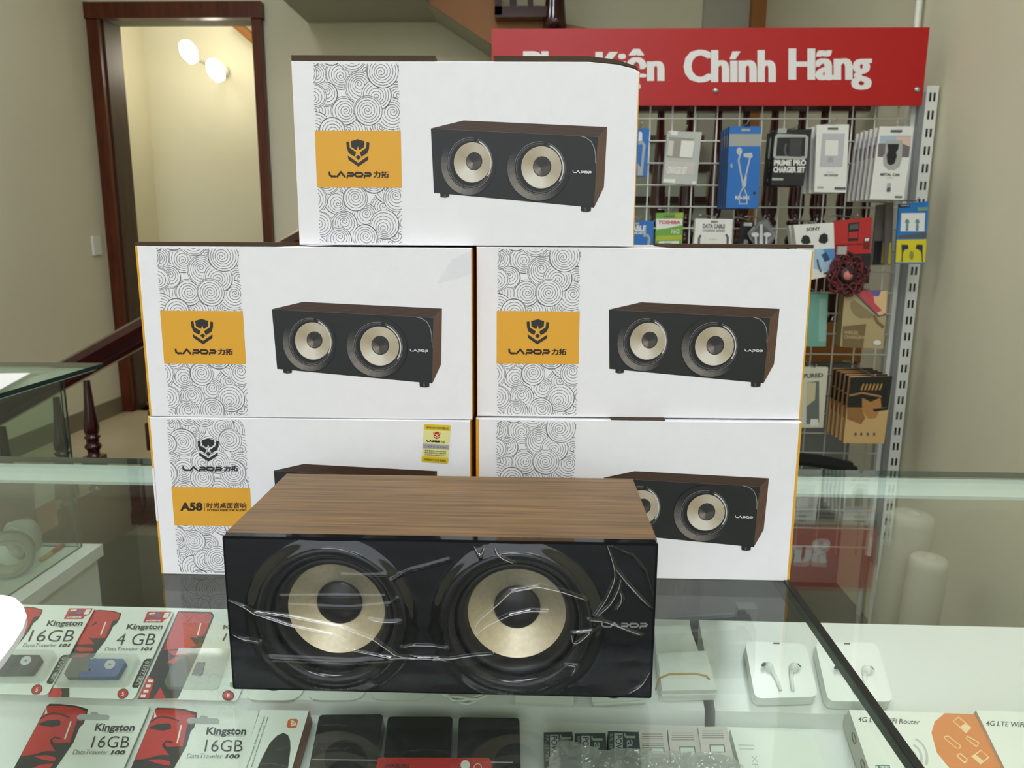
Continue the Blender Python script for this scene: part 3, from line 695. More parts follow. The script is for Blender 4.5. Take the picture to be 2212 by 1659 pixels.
# crumpled protective film stuck over the front
c1 = SF.crop(470, 1000, 3.13); c2 = SF.crop(940, 1000, 3.13)
ridge = []
def RG(c, pts, amp, wd): ridge.append(([c(*p) for p in pts], amp * .8, wd * .72))
RG(c1, [(65, 920), (250, 995), (500, 1080), (780, 1140), (880, 1190), (910, 1230)], .0016, .0011)
RG(c1, [(260, 990), (480, 1015), (850, 1090), (1060, 1170), (1230, 1290), (1330, 1310), (1560, 1320)], .0020, .0011)
RG(c1, [(350, 1300), (600, 1312), (900, 1325), (1180, 1305)], .0018, .0026)
RG(c1, [(440, 885), (800, 880), (1130, 885)], .0007, .0016)
RG(c1, [(500, 945), (900, 960), (1180, 935), (1220, 900)], .0008, .0016)
RG(c1, [(1250, 1225), (1500, 1230), (1560, 1230)], .0013, .0009)
RG(c1, [(880, 1240), (1200, 1300), (1340, 1312)], .0012, .0010)
RG(c1, [(95, 1150), (170, 1190), (300, 1190)], .0014, .0018)
RG(c1, [(850, 740), (1000, 745), (1150, 740)], .0008, .0016)
RG(c1, [(1030, 1040), (1150, 1060), (1240, 1055)], .0012, .0018)
RG(c1, [(1180, 780), (1300, 720), (1420, 690), (1560, 650)], .0010, .0016)
RG(c2, [(255, 1150), (290, 1050), (430, 930), (510, 850), (700, 815), (860, 850), (1025, 905)], .0024, .0012)
RG(c2, [(270, 1150), (350, 1080), (500, 1010), (640, 980), (770, 985)], .0018, .0012)
RG(c2, [(-20, 1318), (130, 1300), (260, 1280), (400, 1270)], .0013, .0010)
RG(c2, [(255, 550), (310, 630), (335, 560)], .0013, .0010)
RG(c2, [(400, 555), (430, 620), (540, 665)], .0013, .0010)
RG(c2, [(1160, 545), (1210, 700), (1215, 780), (1150, 930), (1075, 1020)], .0018, .0011)
RG(c2, [(1255, 770), (1240, 850), (1180, 960), (1090, 1030)], .0014, .0010)
RG(c2, [(1210, 700), (1290, 800), (1400, 920), (1460, 980)], .0015, .0011)
RG(c2, [(1030, 1040), (1130, 1060), (1400, 1160)], .0013, .0010)
RG(c2, [(920, 1130), (1060, 1115), (1000, 1170), (930, 1220), (920, 1130)], .0014, .0010)
RG(c2, [(1180, 560), (1330, 620), (1420, 730), (1470, 900)], .0013, .0012)
RG(c2, [(1455, 1400), (1400, 1500), (1300, 1560)], .0016, .0014)
RG(c2, [(880, 1345), (960, 1350), (920, 1410)], .0012, .0012)
RG(c2, [(1240, 850), (1270, 920), (1220, 990)], .0012, .0009)
def seg_d(p, a, b_):
    vx, vy = b_[0] - a[0], b_[1] - a[1]; L = vx * vx + vy * vy or 1e-12
    k = max(0, min(1, ((p[0] - a[0]) * vx + (p[1] - a[1]) * vy) / L))
    return math.hypot(p[0] - a[0] - k * vx, p[1] - a[1] - k * vy)
from mathutils import noise
NX, NZ = 520, 204
vs = []; fs = []
m0 = .0016
boxes = []
for pts, amp, wd in ridge:
    boxes.append((min(p[0] for p in pts) - 3 * wd, max(p[0] for p in pts) + 3 * wd, min(p[1] for p in pts) - 3 * wd, max(p[1] for p in pts) + 3 * wd))
for j in range(NZ + 1):
    for i in range(NX + 1):
        x = -w2 + m0 + (SW - 2 * m0) * i / NX; z = m0 + (SH - 2 * m0) * j / NZ
        e = min(x + w2, w2 - x, z, SH - z); k = min(1, max(0, (e - m0) / .012)); k = k * k * (3 - 2 * k)
        h = .0008
        for c in cen:
            d_ = math.hypot(x - c[0], z - c[1])
            q = max(0, min(1, (RR + .009 - d_) / .010)); h = max(h, .0008 + .0026 * q * q * (3 - 2 * q))
        wv = noise.noise(Vector((x * 22, z * 80, 3.1))) * .00030 + noise.noise(Vector((x * 40 + 4, z * 40, 7.7))) * .00008
        h += k * max(wv, -.0004)
        for (pts, amp, wd), bb in zip(ridge, boxes):
            if bb[0] < x < bb[1] and bb[2] < z < bb[3]:
                dd = min(seg_d((x, z), pts[q], pts[q + 1]) for q in range(len(pts) - 1))
                h += amp * math.exp(-(dd / wd) ** 2) * max(k, .25)
        vs.append((x, -max(h, .0005), z))
for j in range(NZ):
    for i in range(NX):
        a = j * (NX + 1) + i; fs.append((a, a + 1, a + NX + 2, a + NX + 1))
G_film = sheet_glass('protective_film', (0.985, 0.985, 0.985), rough=0.07, ior=1.62, haze=(210, 212, 215), hz=0.001)
film = MB().add(vs, fs, G_film, True).build('protective_film', sp)
# whitish strips on the film folds, painted as bright reflected streaks
G_crease_glint = sheet_glass('film_crease_glint', (0.9, 0.9, 0.9), rough=0.18, ior=1.8, haze=(245, 247, 250), hz=0.62)
def film_h(x, z):
    i = max(0, min(NX, round((x + w2 - m0) / (SW - 2 * m0) * NX))); j = max(0, min(NZ, round((z - m0) / (SH - 2 * m0) * NZ)))
    return vs[j * (NX + 1) + i][1]
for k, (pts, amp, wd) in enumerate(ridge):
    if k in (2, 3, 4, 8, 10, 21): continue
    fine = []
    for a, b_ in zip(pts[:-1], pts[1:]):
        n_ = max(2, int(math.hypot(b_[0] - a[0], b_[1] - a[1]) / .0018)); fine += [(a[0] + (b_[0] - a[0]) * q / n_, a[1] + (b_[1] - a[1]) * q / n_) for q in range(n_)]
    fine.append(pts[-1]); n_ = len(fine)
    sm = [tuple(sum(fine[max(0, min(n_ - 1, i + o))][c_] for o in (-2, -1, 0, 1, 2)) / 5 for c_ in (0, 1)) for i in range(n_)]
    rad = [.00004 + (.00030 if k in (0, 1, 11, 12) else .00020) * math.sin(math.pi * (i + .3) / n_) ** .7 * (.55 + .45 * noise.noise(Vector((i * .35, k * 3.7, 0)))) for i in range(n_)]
    MB().tube([(p[0], film_h(*p) - .0001, p[1]) for p in sm], rad, G_crease_glint, 5).build('crease_glint', film)
# ------------------------------------------------------------------ sign and accessory rack
YS = 2.74
fs_ = Frame(Vector((0, YS, .7)))
M_sign = mat('sign_red', (178, 14, 18), 0.34, spec=0.45)
M_swhite = mat('sign_white', (232, 230, 228), 0.45)
a = fs_.uv(1062, 66); b_ = fs_.uv(2010, 55); c_ = fs_.uv(1990, 228); zt = (a[1] + b_[1]) / 2; zb = c_[1]; xr = (b_[0] + c_[0]) / 2
sg = thing('shop_sign', 'long red shop sign with white Vietnamese lettering above the accessory rack', 'sign', fs_.m)
MB().box(a[0], xr, 0, .012, zb, zt, M_sign).build('panel', sg)
for tx, x0, yb, x1, yt in (('Phụ', 160, 346, 432, 160), ('Kiện', 512, 345, 845, 148), ('Chính', 942, 312, 1388, 152), ('Hãng', 1453, 348, 1856, 146)):
    S = Print(fs_.crop(1060, 40, 2.257), w=.0006, dw=.0002); S.fat(tx, [(x0 + 5, yb), (x1 - 5, yb), (x1 - 5, yt), (x0 + 5, yt)], M_swhite, 7, bold=.014); S.build('lettering', sg)
for px, py in ((1115, 197), (1546, 196), (1981, 194)):
    u, v = fs_.uv(px, py)
    MB().lathe([(.0095, 0), (.009, .003), (.005, .006), (0, .0068)], M_steel, 14, T((u, 0, v)) @ Matrix.Rotation(R(90), 4, 'X')).build('screw', sg)
rk = thing('wire_rack', 'white wire grid rack with slotted uprights under the red sign', 'rack', T((.6, 2.79, ZF)))
rm = T((-.6, -2.79, -ZF))
def rb(x0, x1, y0, y1, z0, z1, m, nm): return MB().box(x0, x1, y0, y1, z0, z1, m, rm).build(nm, rk)
ux1 = onY(2029, 186, 2.765).x; ux0 = onY(2003, 186, 2.765).x; uz = onY(2010, 185, 2.765).z
ulx = a[0] + .03
for x0, x1 in ((ux0, ux1), (ulx - (ux1 - ux0), ulx)):
    up = rb(x0, x1, 2.765, 2.80, ZF, uz, M_whitepaint, 'upright')
    sl = 0
    b = MB(); z = uz - .036
    w = x1 - x0
    k = 0
    while z > ZF + .1 and k < 36:
        for fx in (.25, .60): b.box(x0 + w * fx, x0 + w * fx + w * .17, 2.7640, 2.7648, z - .014, z + .014, M_dark, rm)
        z -= .0578; k += 1
    b.build('slot_row', up, kind='stuff')
    rb(x0 - .018, x0, 2.768, 2.80, ZF + .3, uz - .02, M_greymetal, 'side_channel')
gx0, gx1 = ulx + .01, ux0 - .03
gz1, gz0 = .84, -.88
rb(gx1 - .002, gx1 + .022, 2.79, 2.812, gz0, gz1, M_whitepaint, 'grid_frame'); rb(gx0 - .02, gx0, 2.79, 2.812, gz0, gz1, M_whitepaint, 'grid_frame')
YG = 2.80
ups = onY(1447, 300, YG).x; dx = (onY(1547, 300, YG).x - onY(1403, 300, YG).x) / 3.0
x = onY(1403, 300, YG).x
while x - dx > gx0: x -= dx
while x < gx1:
    MB().tube([rm @ Vector((x, YG, gz0)), rm @ Vector((x, YG, gz1))], .0028, M_whitepaint, 6).build('grid_wire', rk); x += dx
z = onY(1700, 257, YG).z; dz = (z - onY(1700, 448, YG).z) / 4.0
while z + dz < gz1: z += dz
while z > gz0:
    MB().tube([rm @ Vector((gx0, YG - .004, z)), rm @ Vector((gx1, YG - .004, z))], .0028, M_whitepaint, 6).build('grid_wire', rk); z -= dz

# ------------------------------------------------------------------ hanging packages
K = lambda n, q, r_=.45: mat('pk_' + n, q, r_)
P_blue = K('blue', (34, 108, 186)); P_white = K('white', (226, 226, 220)); P_black = K('black', (26, 28, 30)); P_grey = K('grey', (168, 170, 166)); P_dgrey = K('dark_grey', (84, 86, 90))
P_silver = K('silver', (186, 188, 182), .25); P_red = K('red', (184, 40, 40)); P_yellow = K('yellow', (214, 200, 36)); P_green = K('green', (106, 164, 60)); P_kraft = K('kraft', (176, 158, 116)); P_brown = K('brown', (120, 100, 66)); P_teal = K('teal', (112, 166, 150))
def hook(q, y, back=YG, lab='small grey wire hook holding the white DATA CABLE box'):
    """little wire arm from the grid to the hanging hole"""
    t = thing('wire_hook', lab, 'hook', T(q), 'wire hooks on the grid')
    MB().tube([(0, back - q.y - .004, .012), (0, back - q.y - .03, .012), (0, -.012, 0), (0, -.03, .010)], .0022, M_steel, 6).build('arm', t)
    MB().tube([(-.014, back - q.y - .005, .012), (.014, back - q.y - .005, .012)], .0022, M_steel, 6).build('cross_bar', t)
def package(name, label, quad, y, depth, m, cat='package', n_behind=0, gap=.02, art=None, side=None, group=None, hooked=True, behind_label=None):
    """quad: top-left, top-right, bottom-right, bottom-left pixels of its front on the plane y"""
    o = onY((quad[2][0] + quad[3][0]) / 2., (quad[2][1] + quad[3][1]) / 2., y)
    fr = Frame(o); uv = [fr.uv(*q) for q in quad]
    t = thing(name, label, cat, fr.m, group)
    MB().prism([uv[3], uv[2], uv[1], uv[0]], 0, depth, m, side=side or m).build('body', t)
    if art:
        p = Print(fr.uv, w=.0005, dw=.0002); p.poly([quad[3], quad[2], quad[1], quad[0]], m); art(p, fr); p.build('printed_front', t)
    if hooked:
        tc = [(uv[0][i] + uv[1][i]) / 2 for i in (0, 1)]
        hook(o + Vector((tc[0], -.004, tc[1] + .004)), y, lab='wire hook holding the ' + ' '.join(label.split()[:11]))
    for k in range(n_behind):
        c = copy_tree(t); c.location = (o.x, o.y + (k + 1) * gap, o.z + .001 * (k % 2))
        if behind_label: c['label'] = behind_label
        c['group'] = group or name + ' stack'; t['group'] = c['group']
    return t, fr
def Q(x0, y0, x1, y1): return [(x0, y0), (x1, y0), (x1, y1), (x0, y1)]
def C4(x, y): return (1360 + x / 5.53, 180 + y / 5.53)
def C5(x, y): return (1740 + x / 5.53, 180 + y / 5.53)
def C6(x, y): return (1360 + x / 5.53, 430 + y / 5.53)
def C7(x, y): return (1690 + x / 5.53, 430 + y / 5.53)
def C8(x, y): return (1700 + x / 4.3203, 720 + y / 4.3203)
def mm(c, pts): return [c(*p) for p in pts]
# row one
def art(p, fr):
    p.poly(mm(C4, [(110, 585), (125, 575), (150, 590), (150, 685), (105, 695)]), P_white); p.stroke(mm(C4, [(105, 720), (150, 705), (175, 740), (160, 880), (140, 1080)]), .008, P_grey); p.poly(mm(C4, [(95, 950), (140, 1020), (160, 1100), (95, 1100)]), P_grey)
package('earphone_box', 'narrow blue earphone box beside the top carton', mm(C4, [(20, 538), (240, 538), (205, 1112), (-10, 1112)]), 2.64, .02, P_blue, art=art, cat='box')
def art(p, fr):
    p.poly(mm(C4, [(470, 640), (770, 660), (745, 905), (440, 885)]), K('clear', (150, 146, 138))); p.poly(mm(C4, [(620, 680), (775, 690), (745, 890), (597, 880)]), P_white)
    p.poly(mm(C4, [(470, 680), (530, 690), (510, 870), (450, 860)]), K('clear2', (206, 200, 190)))
    p.poly(mm(C4, [(440, 925), (780, 945), (765, 1095), (420, 1080)]), K('clear3', (196, 192, 186)))
    p.text('CHARGER SET', mm(C4, [(440, 1080), (680, 1090), (690, 1000), (460, 990)]), P_white, bold=.04)
    p.poly(mm(C4, [(475, 568), (575, 572), (572, 622), (500, 620)]), P_white); p.poly(mm(C4, [(410, 1140), (545, 1145), (540, 1190), (400, 1180)]), P_white); p.poly(mm(C4, [(745, 1170), (795, 1170), (790, 1205), (740, 1205)]), P_white)
package('charger_box', 'clear-fronted silver charger box hanging tilted below the sign', mm(C4, [(460, 570), (862, 582), (800, 1215), (395, 1195)]), 2.62, .03, P_silver, art=art, cat='box')
def art(p, fr):
    p.poly(mm(C4, [(1192, 605), (1570, 605), (1566, 752), (1188, 752)]), K('silverband', (158, 162, 156))); p.poly(mm(C4, [(1335, 542), (1440, 542), (1440, 572), (1335, 572)]), P_grey)
    for s_, w in (([(1300, 800), (1320, 850), (1300, 920), (1330, 1090), (1355, 1220)], .0045), ([(1440, 880), (1420, 960), (1390, 1090), (1360, 1210)], .0045), ([(1355, 1240), (1310, 1340), (1310, 1440), (1400, 1440), (1400, 1340), (1360, 1240)], .0032)): p.stroke(mm(C4, s_), w, K('cord', (188, 192, 196)), up=False)
    p.up(); p.ell(*C4(1310, 810), 6, 8, K('cord', (188, 192, 196))); p.poly(mm(C4, [(1360, 840), (1460, 830), (1470, 880), (1440, 895), (1362, 880)]), K('cord', (188, 192, 196))); p.poly(mm(C4, [(1370, 1120), (1400, 1110), (1385, 1240), (1340, 1230)]), K('cord', (188, 192, 196)))
    p.text('RM-501', mm(C4, [(1260, 1388), (1425, 1388), (1425, 1345), (1260, 1345)]), P_white, bold=.03); p.ell(*C4(1490, 1312), 2.6, 3.2, P_black); p.ell(*C4(1215, 985), 2.4, 5, P_grey)
package('earphone_box', 'tall blue earphone box with white earbuds printed on it', mm(C4, [(1196, 515), (1575, 515), (1535, 1495), (1148, 1490)]), 2.58, .022, P_blue, art=art, n_behind=3, gap=.035, cat='box', group='blue earphone boxes on one hook', side=K('navy', (22, 44, 78)), behind_label='blue earphone box hanging behind the tall front one')
def art(p, fr):
    p.stroke(mm(C4, [(1765, 625), (2105, 630), (2118, 650), (2105, 880), (2090, 895), (1735, 885), (1728, 870), (1750, 640)]), .008, P_grey, closed=True)
    p.poly(mm(C4, [(1915, 660), (2060, 660), (2045, 880), (1905, 875)]), K('charcoal', (58, 58, 60))); p.stroke(mm(C4, [(1870, 720), (1850, 800), (1870, 870)]), .006, P_dgrey)
    p.text('PRIME PRO', mm(C4, [(1722, 985), (2105, 985), (2110, 915), (1725, 915)]), P_white, bold=.05); p.text('CHARGER SET', mm(C4, [(1715, 1068), (2090, 1068), (2098, 995), (1718, 995)]), P_white, bold=.05)
    p.poly(mm(C4, [(1770, 540), (1875, 540), (1872, 595), (1768, 595)]), P_grey); p.poly(mm(C4, [(1700, 1130), (1835, 1132), (1832, 1160), (1698, 1158)]), P_grey)
package('charger_box', 'black charger set box with a window and white lettering', mm(C4, [(1745, 560), (2180, 545), (2075, 1225), (1690, 1210)]), 2.58, .04, P_black, art=art, n_behind=1, gap=.055, cat='box', group='black charger boxes', behind_label='black charger set box hanging behind the front one')
def art(p, fr):
    p.poly(mm(C5, [(200, 600), (470, 600), (440, 1000), (165, 1000)]), K('blister', (186, 186, 190))); p.poly(mm(C5, [(240, 680), (390, 680), (385, 865), (232, 862)]), P_white); p.poly(mm(C5, [(265, 880), (335, 880), (325, 950), (262, 945)]), P_grey)
    p.poly(mm(C5, [(265, 530), (390, 530), (388, 555), (264, 555)]), P_dgrey); p.text('USB CHARGER', mm(C5, [(215, 1110), (385, 1112), (388, 1085), (217, 1083)]), P_dgrey, bold=.03); p.text('Quick', mm(C5, [(255, 1072), (335, 1072), (337, 1052), (256, 1052)]), P_grey); p.poly(mm(C5, [(345, 1240), (480, 1243), (478, 1272), (343, 1270)]), P_dgrey); p.poly(mm(C5, [(140, 1232), (215, 1234), (213, 1256), (138, 1254)]), P_grey)
package('charger_box', 'white wall charger box with a square plug window', mm(C5, [(135, 495), (520, 492), (485, 1305), (105, 1300)]), 2.58, .018, P_white, art=art, n_behind=2, gap=.05, cat='box', group='white charger boxes', behind_label='white charger box hanging behind the square-window one')
def art(p, fr):
    p.poly(mm(C5, [(890, 625), (1262, 625), (1235, 885), (860, 880)]), K('sky', (168, 184, 196))); p.poly(mm(C5, [(870, 720), (1252, 720), (1232, 885), (858, 880)]), K('dusk', (112, 104, 106))); p.poly(mm(C5, [(1080, 640), (1260, 640), (1250, 760), (1090, 690)]), K('sunset', (214, 186, 168)))
    p.poly(mm(C5, [(960, 680), (1160, 680), (1150, 900), (1120, 1000), (1060, 1035), (980, 1030), (930, 980), (925, 860), (945, 850)]), P_grey)
    p.poly(mm(C5, [(975, 725), (1115, 725), (1105, 790), (1080, 820), (1090, 870), (1060, 960), (1010, 980), (975, 955), (965, 860), (985, 810)]), P_black)
    p.text('METAL CAR', mm(C5, [(890, 1105), (1125, 1110), (1128, 1078), (893, 1072)]), P_dgrey, bold=.04); p.text('CHARGER', mm(C5, [(965, 1140), (1050, 1141), (1051, 1122), (966, 1120)]), P_grey); p.poly(mm(C5, [(975, 1190), (1020, 1190), (1012, 1290), (965, 1290)]), P_grey); p.poly(mm(C5, [(970, 1245), (1015, 1245), (1010, 1295), (962, 1295)]), P_dgrey)
    p.poly(mm(C5, [(1015, 558), (1152, 558), (1150, 585), (1014, 585)]), P_dgrey); p.poly(mm(C5, [(1065, 1345), (1152, 1347), (1150, 1368), (1063, 1366)]), P_dgrey)
package('car_charger_pack', 'white car charger pack with a bullet-shaped window', mm(C5, [(885, 515), (1290, 515), (1170, 1395), (765, 1385)]), 2.56, .012, P_white, art=art, n_behind=5, gap=.036, group='car charger packs on one hook', side=K('edge', (170, 164, 160)), behind_label='white car charger pack hanging behind the front one of its hook')
# row two
def art(p, fr):
    p.text('CABLE', mm(C6, [(-20, 385), (195, 388), (198, 315), (-18, 312)]), P_white, bold=.05); p.text('SERIES', mm(C6, [(-20, 420), (195, 420), (196, 395), (-20, 395)]), P_white, bold=.03)
    p.stroke(mm(C6, [(165, 440), (215, 430), (235, 470), (220, 600)]), .008, P_grey); p.poly(mm(C6, [(20, 280), (115, 280), (115, 305), (20, 305)]), P_grey)
package('cable_box', 'blue data cable box peeping over the middle-tier carton', mm(C6, [(-60, 258), (292, 258), (270, 760), (-80, 760)]), 2.62, .02, P_blue, art=art, cat='box')
def art(p, fr):
    p.poly(mm(C6, [(315, 235), (632, 235), (628, 310), (440, 350), (318, 365)]), P_white); p.text('TOSHIBA', mm(C6, [(340, 298), (608, 302), (610, 258), (343, 255)]), P_red, bold=.04)
    p.text('16G', mm(C6, [(498, 410), (592, 412), (598, 360), (503, 358)]), P_white, bold=.01); p.poly(mm(C6, [(320, 440), (628, 430), (625, 485), (310, 500)]), K('lime', (168, 180, 50)))
    p.poly(mm(C6, [(350, 505), (590, 500), (575, 700), (335, 700)]), P_white); p.poly(mm(C6, [(415, 520), (500, 520), (495, 560), (412, 560)]), P_grey); p.poly(mm(C6, [(400, 195), (560, 192), (540, 215), (420, 218)]), P_brown); p.poly(mm(C6, [(540, 165), (640, 162), (640, 230), (540, 230)]), K('lime2', (150, 176, 56)))
package('memory_card_pack', 'green and white memory card pack hanging on the grid', mm(C6, [(318, 165), (643, 160), (618, 740), (300, 745)]), 2.62, .006, P_green, art=art, n_behind=0)
def art(p, fr):
    p.text('DATA CABLE', mm(C6, [(872, 348), (1138, 352), (1140, 300), (875, 295)]), P_dgrey, bold=.05); p.text('CHARGE SERIES', mm(C6, [(870, 390), (1136, 392), (1138, 365), (872, 362)]), P_dgrey, bold=.02); p.text('REMAX', mm(C6, [(970, 282), (1058, 283), (1060, 262), (972, 262)]), P_black, bold=.04)
    for s_ in ([(850, 430), (828, 470), (822, 700)], [(1150, 420), (1172, 460), (1160, 700)]): p.stroke(mm(C6, s_), .007, P_dgrey, up=False)
    p.up(); p.text('for iPhone', mm(C6, [(950, 492), (1042, 493), (1043, 470), (951, 470)]), P_grey)
package('cable_box', 'white DATA CABLE box printed with a looped cable', mm(C6, [(795, 232), (1232, 240), (1205, 780), (750, 775)]), 2.60, .025, P_white, art=art, cat='box')
t = thing('earphone_case', 'clear diamond-shaped earphone case with white earbuds on the grid', 'earphones', T(onY(1647, 505, 2.62)))
fr = Frame(onY(1647, 505, 2.62))
oc = [fr.uv(*C6(x, y)) for x, y in ((1590, 245), (1650, 250), (1745, 415), (1735, 445), (1600, 640), (1560, 640), (1420, 430), (1425, 390))]
MB().prism(oc, .012, .016, P_dgrey).build('back_shell', t)
p = Print(lambda x, y: fr.uv(*C6(x, y)), w=-.0118, dw=.0008); p.poly([(1560, 320), (1620, 320), (1715, 420), (1600, 600), (1560, 600), (1445, 430)], K('navyblue', (34, 42, 74)))
p.poly([(1570, 300), (1600, 300), (1605, 640), (1560, 640)], P_white); p.ell(1510, 425, 45, 28, P_white); p.ell(1655, 425, 45, 28, P_white); p.stroke([(1515, 450), (1520, 600)], .006, P_white); p.stroke([(1645, 450), (1640, 560)], .006, P_white); p.build('earbuds', t)
G_clear = sheet_glass('clear_plastic', (0.95, 0.96, 0.97), rough=0.08, haze=(220, 225, 230), hz=0.08)
MB().prism([(x * 1.02, z * 1.02) for x, z in oc], -.012, .0118, G_clear).build('clear_cover', t)
hook(onY(1647, 473, 2.62), 2.62, lab='small grey wire hook holding the diamond earphone case')
package('cable_pack', 'black cable pack behind the diamond earphone case', mm(C6, [(1330, 270), (1480, 270), (1470, 720), (1300, 720)]), 2.67, .012, P_black, art=lambda p, fr: (p.poly(mm(C6, [(1365, 280), (1465, 282), (1462, 326), (1362, 322)]), P_white), p.ell(*C6(1390, 515), 5, 6, P_grey)))
def art(p, fr):
    p.text('SONY', mm(C7, [(285, 385), (455, 370), (452, 330), (283, 345)]), P_black, bold=.04)
    p.poly(mm(C7, [(220, 500), (245, 440), (280, 430), (320, 450), (340, 520), (300, 540), (240, 535)]), P_black); p.poly(mm(C7, [(430, 500), (450, 430), (500, 405), (540, 430), (545, 500), (510, 535), (450, 525)]), P_black)
    p.poly(mm(C7, [(380, 600), (622, 590), (632, 900), (600, 890), (372, 830)]), K('paleblue', (160, 194, 216))); p.poly(mm(C7, [(480, 600), (622, 592), (628, 730), (540, 720)]), K('midblue', (84, 142, 200))); p.stroke(mm(C7, [(490, 650), (520, 700), (535, 740)]), .018, K('deep', (42, 74, 110))); p.stroke(mm(C7, [(415, 720), (430, 800), (460, 870)]), .006, P_dgrey); p.poly(mm(C7, [(490, 878), (600, 865), (598, 885), (488, 898)]), P_dgrey)
package('earphone_box', 'white earphone box with black earbuds and a blue picture panel', mm(C7, [(135, 312), (612, 280), (632, 905), (230, 985)]), 2.58, .03, P_white, art=art, cat='box', n_behind=1, gap=.05, group='white earphone boxes', behind_label='white earphone box hanging behind the one with black earbuds')
def art(p, fr):
    p.poly(mm(C7, [(785, 290), (920, 275), (905, 500), (780, 505)]), P_black); p.poly(mm(C7, [(795, 395), (905, 390), (898, 465), (790, 470)]), P_red); p.poly(mm(C7, [(805, 305), (910, 295), (905, 355), (800, 365)]), P_dgrey)
    p.poly(mm(C7, [(970, 465), (1045, 455), (1035, 600), (965, 600)]), K('maroon', (110, 24, 28))); p.poly(mm(C7, [(985, 470), (1035, 465), (1030, 500), (982, 502)]), P_white)
    p.text('FAST USB CABLE', mm(C7, [(640, 560), (960, 545), (960, 525), (640, 540)]), K('maroon', (110, 24, 28)), bold=.04); p.poly(mm(C7, [(640, 660), (1055, 650), (1030, 1000), (600, 1010)]), P_black)
package('cable_pack', 'red cable pack with a black panel behind the braided coil', mm(C7, [(620, 262), (1075, 215), (1025, 1010), (600, 1030)]), 2.60, .012, P_red, art=art)
t = thing('braided_cable', 'coiled black and red braided cable on the red pack', 'cable', T(onY(1826, 588, 2.575)))
fr = Frame(onY(1826, 588, 2.575)); c0 = fr.uv(*C7(770, 905))
M_braid = noisy('braid', (26, 22, 24), (128, 40, 42), 170, rough=.6, lo=.45, hi=.58)
rnd = random.Random(5); pts = []
for k in range(180):
    q = k / 180 * 2 * math.pi * 7; rr = .036 + .014 * math.sin(k * .9) + .014 * math.sin(k * .13) + .010 * (k % 26) / 26
    pts.append((c0[0] + rr * math.cos(q), .006 * math.sin(k * .37) - .004, c0[1] + rr * 1.1 * math.sin(q)))
MB().tube(pts, .0052, M_braid, 6).build('cable', t)
a = fr.uv(*C7(700, 610)); MB().box(a[0] - .014, a[0] + .014, -.012, .0, a[1] - .014, a[1] + .012, P_grey, None).build('plug', t)
MB().lathe([(.018, 0), (.026, .004), (.026, .008), (.017, .008)], P_black, 20, T((c0[0], -.008, c0[1])) @ Matrix.Rotation(R(90), 4, 'X')).build('cable_tie', t)
MB().lathe([(0, .004), (.016, .004), (.017, .002)], K('salmon', (214, 130, 124)), 20, T((c0[0], -.008, c0[1])) @ Matrix.Rotation(R(90), 4, 'X')).build('badge', t)
def art(p, fr):
    p.poly(mm(C7, [(1075, 790), (1100, 500), (1190, 500), (1170, 780)]), P_black); p.poly(mm(C7, [(1180, 760), (1205, 510), (1228, 510), (1205, 775)]), P_yellow)
package('earphone_pack', 'grey and yellow earphone pack seen edge-on behind the blue one', mm(C7, [(1130, 70), (1262, 60), (1225, 790), (1060, 790)]), 2.70, .008, K('greybrown', (112, 104, 98)), art=art, n_behind=0)
package('earphone_pack', 'grey earphone pack with a yellow foot hanging beside the upright', mm(C7, [(1240, 40), (1330, 40), (1300, 790), (1215, 785)]), 2.66, .008, K('greybrown', (112, 104, 98)), art=lambda p, fr: p.poly(mm(C7, [(1262, 770), (1280, 520), (1302, 520), (1290, 780)]), P_yellow))
def art(p, fr):
    p.poly(mm(C7, [(1365, 485), (1722, 480), (1705, 755), (1352, 755)]), P_yellow); p.poly(mm(C7, [(1385, 435), (1725, 395), (1722, 470), (1375, 475)]), P_dgrey); p.poly(mm(C7, [(1420, 170), (1705, 165), (1695, 385), (1410, 385)]), P_white)
    for x in (1490, 1610): p.ell(*C7(x, 270), 4.6, 5.2, K('tealink', (90, 140, 150))); p.stroke(mm(C7, [(x, 300), (x - 4, 380)]), .008, K('tealink', (90, 140, 150)))
    for x, d in ((1455, 1), (1640, -1)): p.poly(mm(C7, [(x - 35 * d, 545), (x + 40 * d, 545), (x + 50 * d, 590), (x - 5 * d, 610), (x - 15 * d, 650), (x - 30 * d, 640)]), K('navyblue', (34, 42, 104))); p.stroke(mm(C7, [(x - 25 * d, 640), (x - 30 * d, 750)]), .004, P_dgrey)
    p.ell(*C7(1540, 670), 4.5, 9, K('olivegrey', (140, 140, 80))); p.poly(mm(C7, [(1395, 65), (1525, 60), (1520, 95), (1390, 105)]), P_black); p.text('REMAX', mm(C7, [(1405, 88), (1515, 84), (1517, 66), (1408, 70)]), P_grey, bold=.04); p.poly(mm(C7, [(1610, 100), (1735, 95), (1730, 140), (1605, 145)]), K('olive2', (112, 150, 130)))
package('earphone_pack', 'blue and yellow earphone pack hanging over the slotted upright', mm(C7, [(1395, 60), (1748, 25), (1700, 775), (1350, 770)]), 2.60, .008, K('azure', (26, 116, 190)), art=art, n_behind=0)
a = onY(1985, 395, 2.60); 
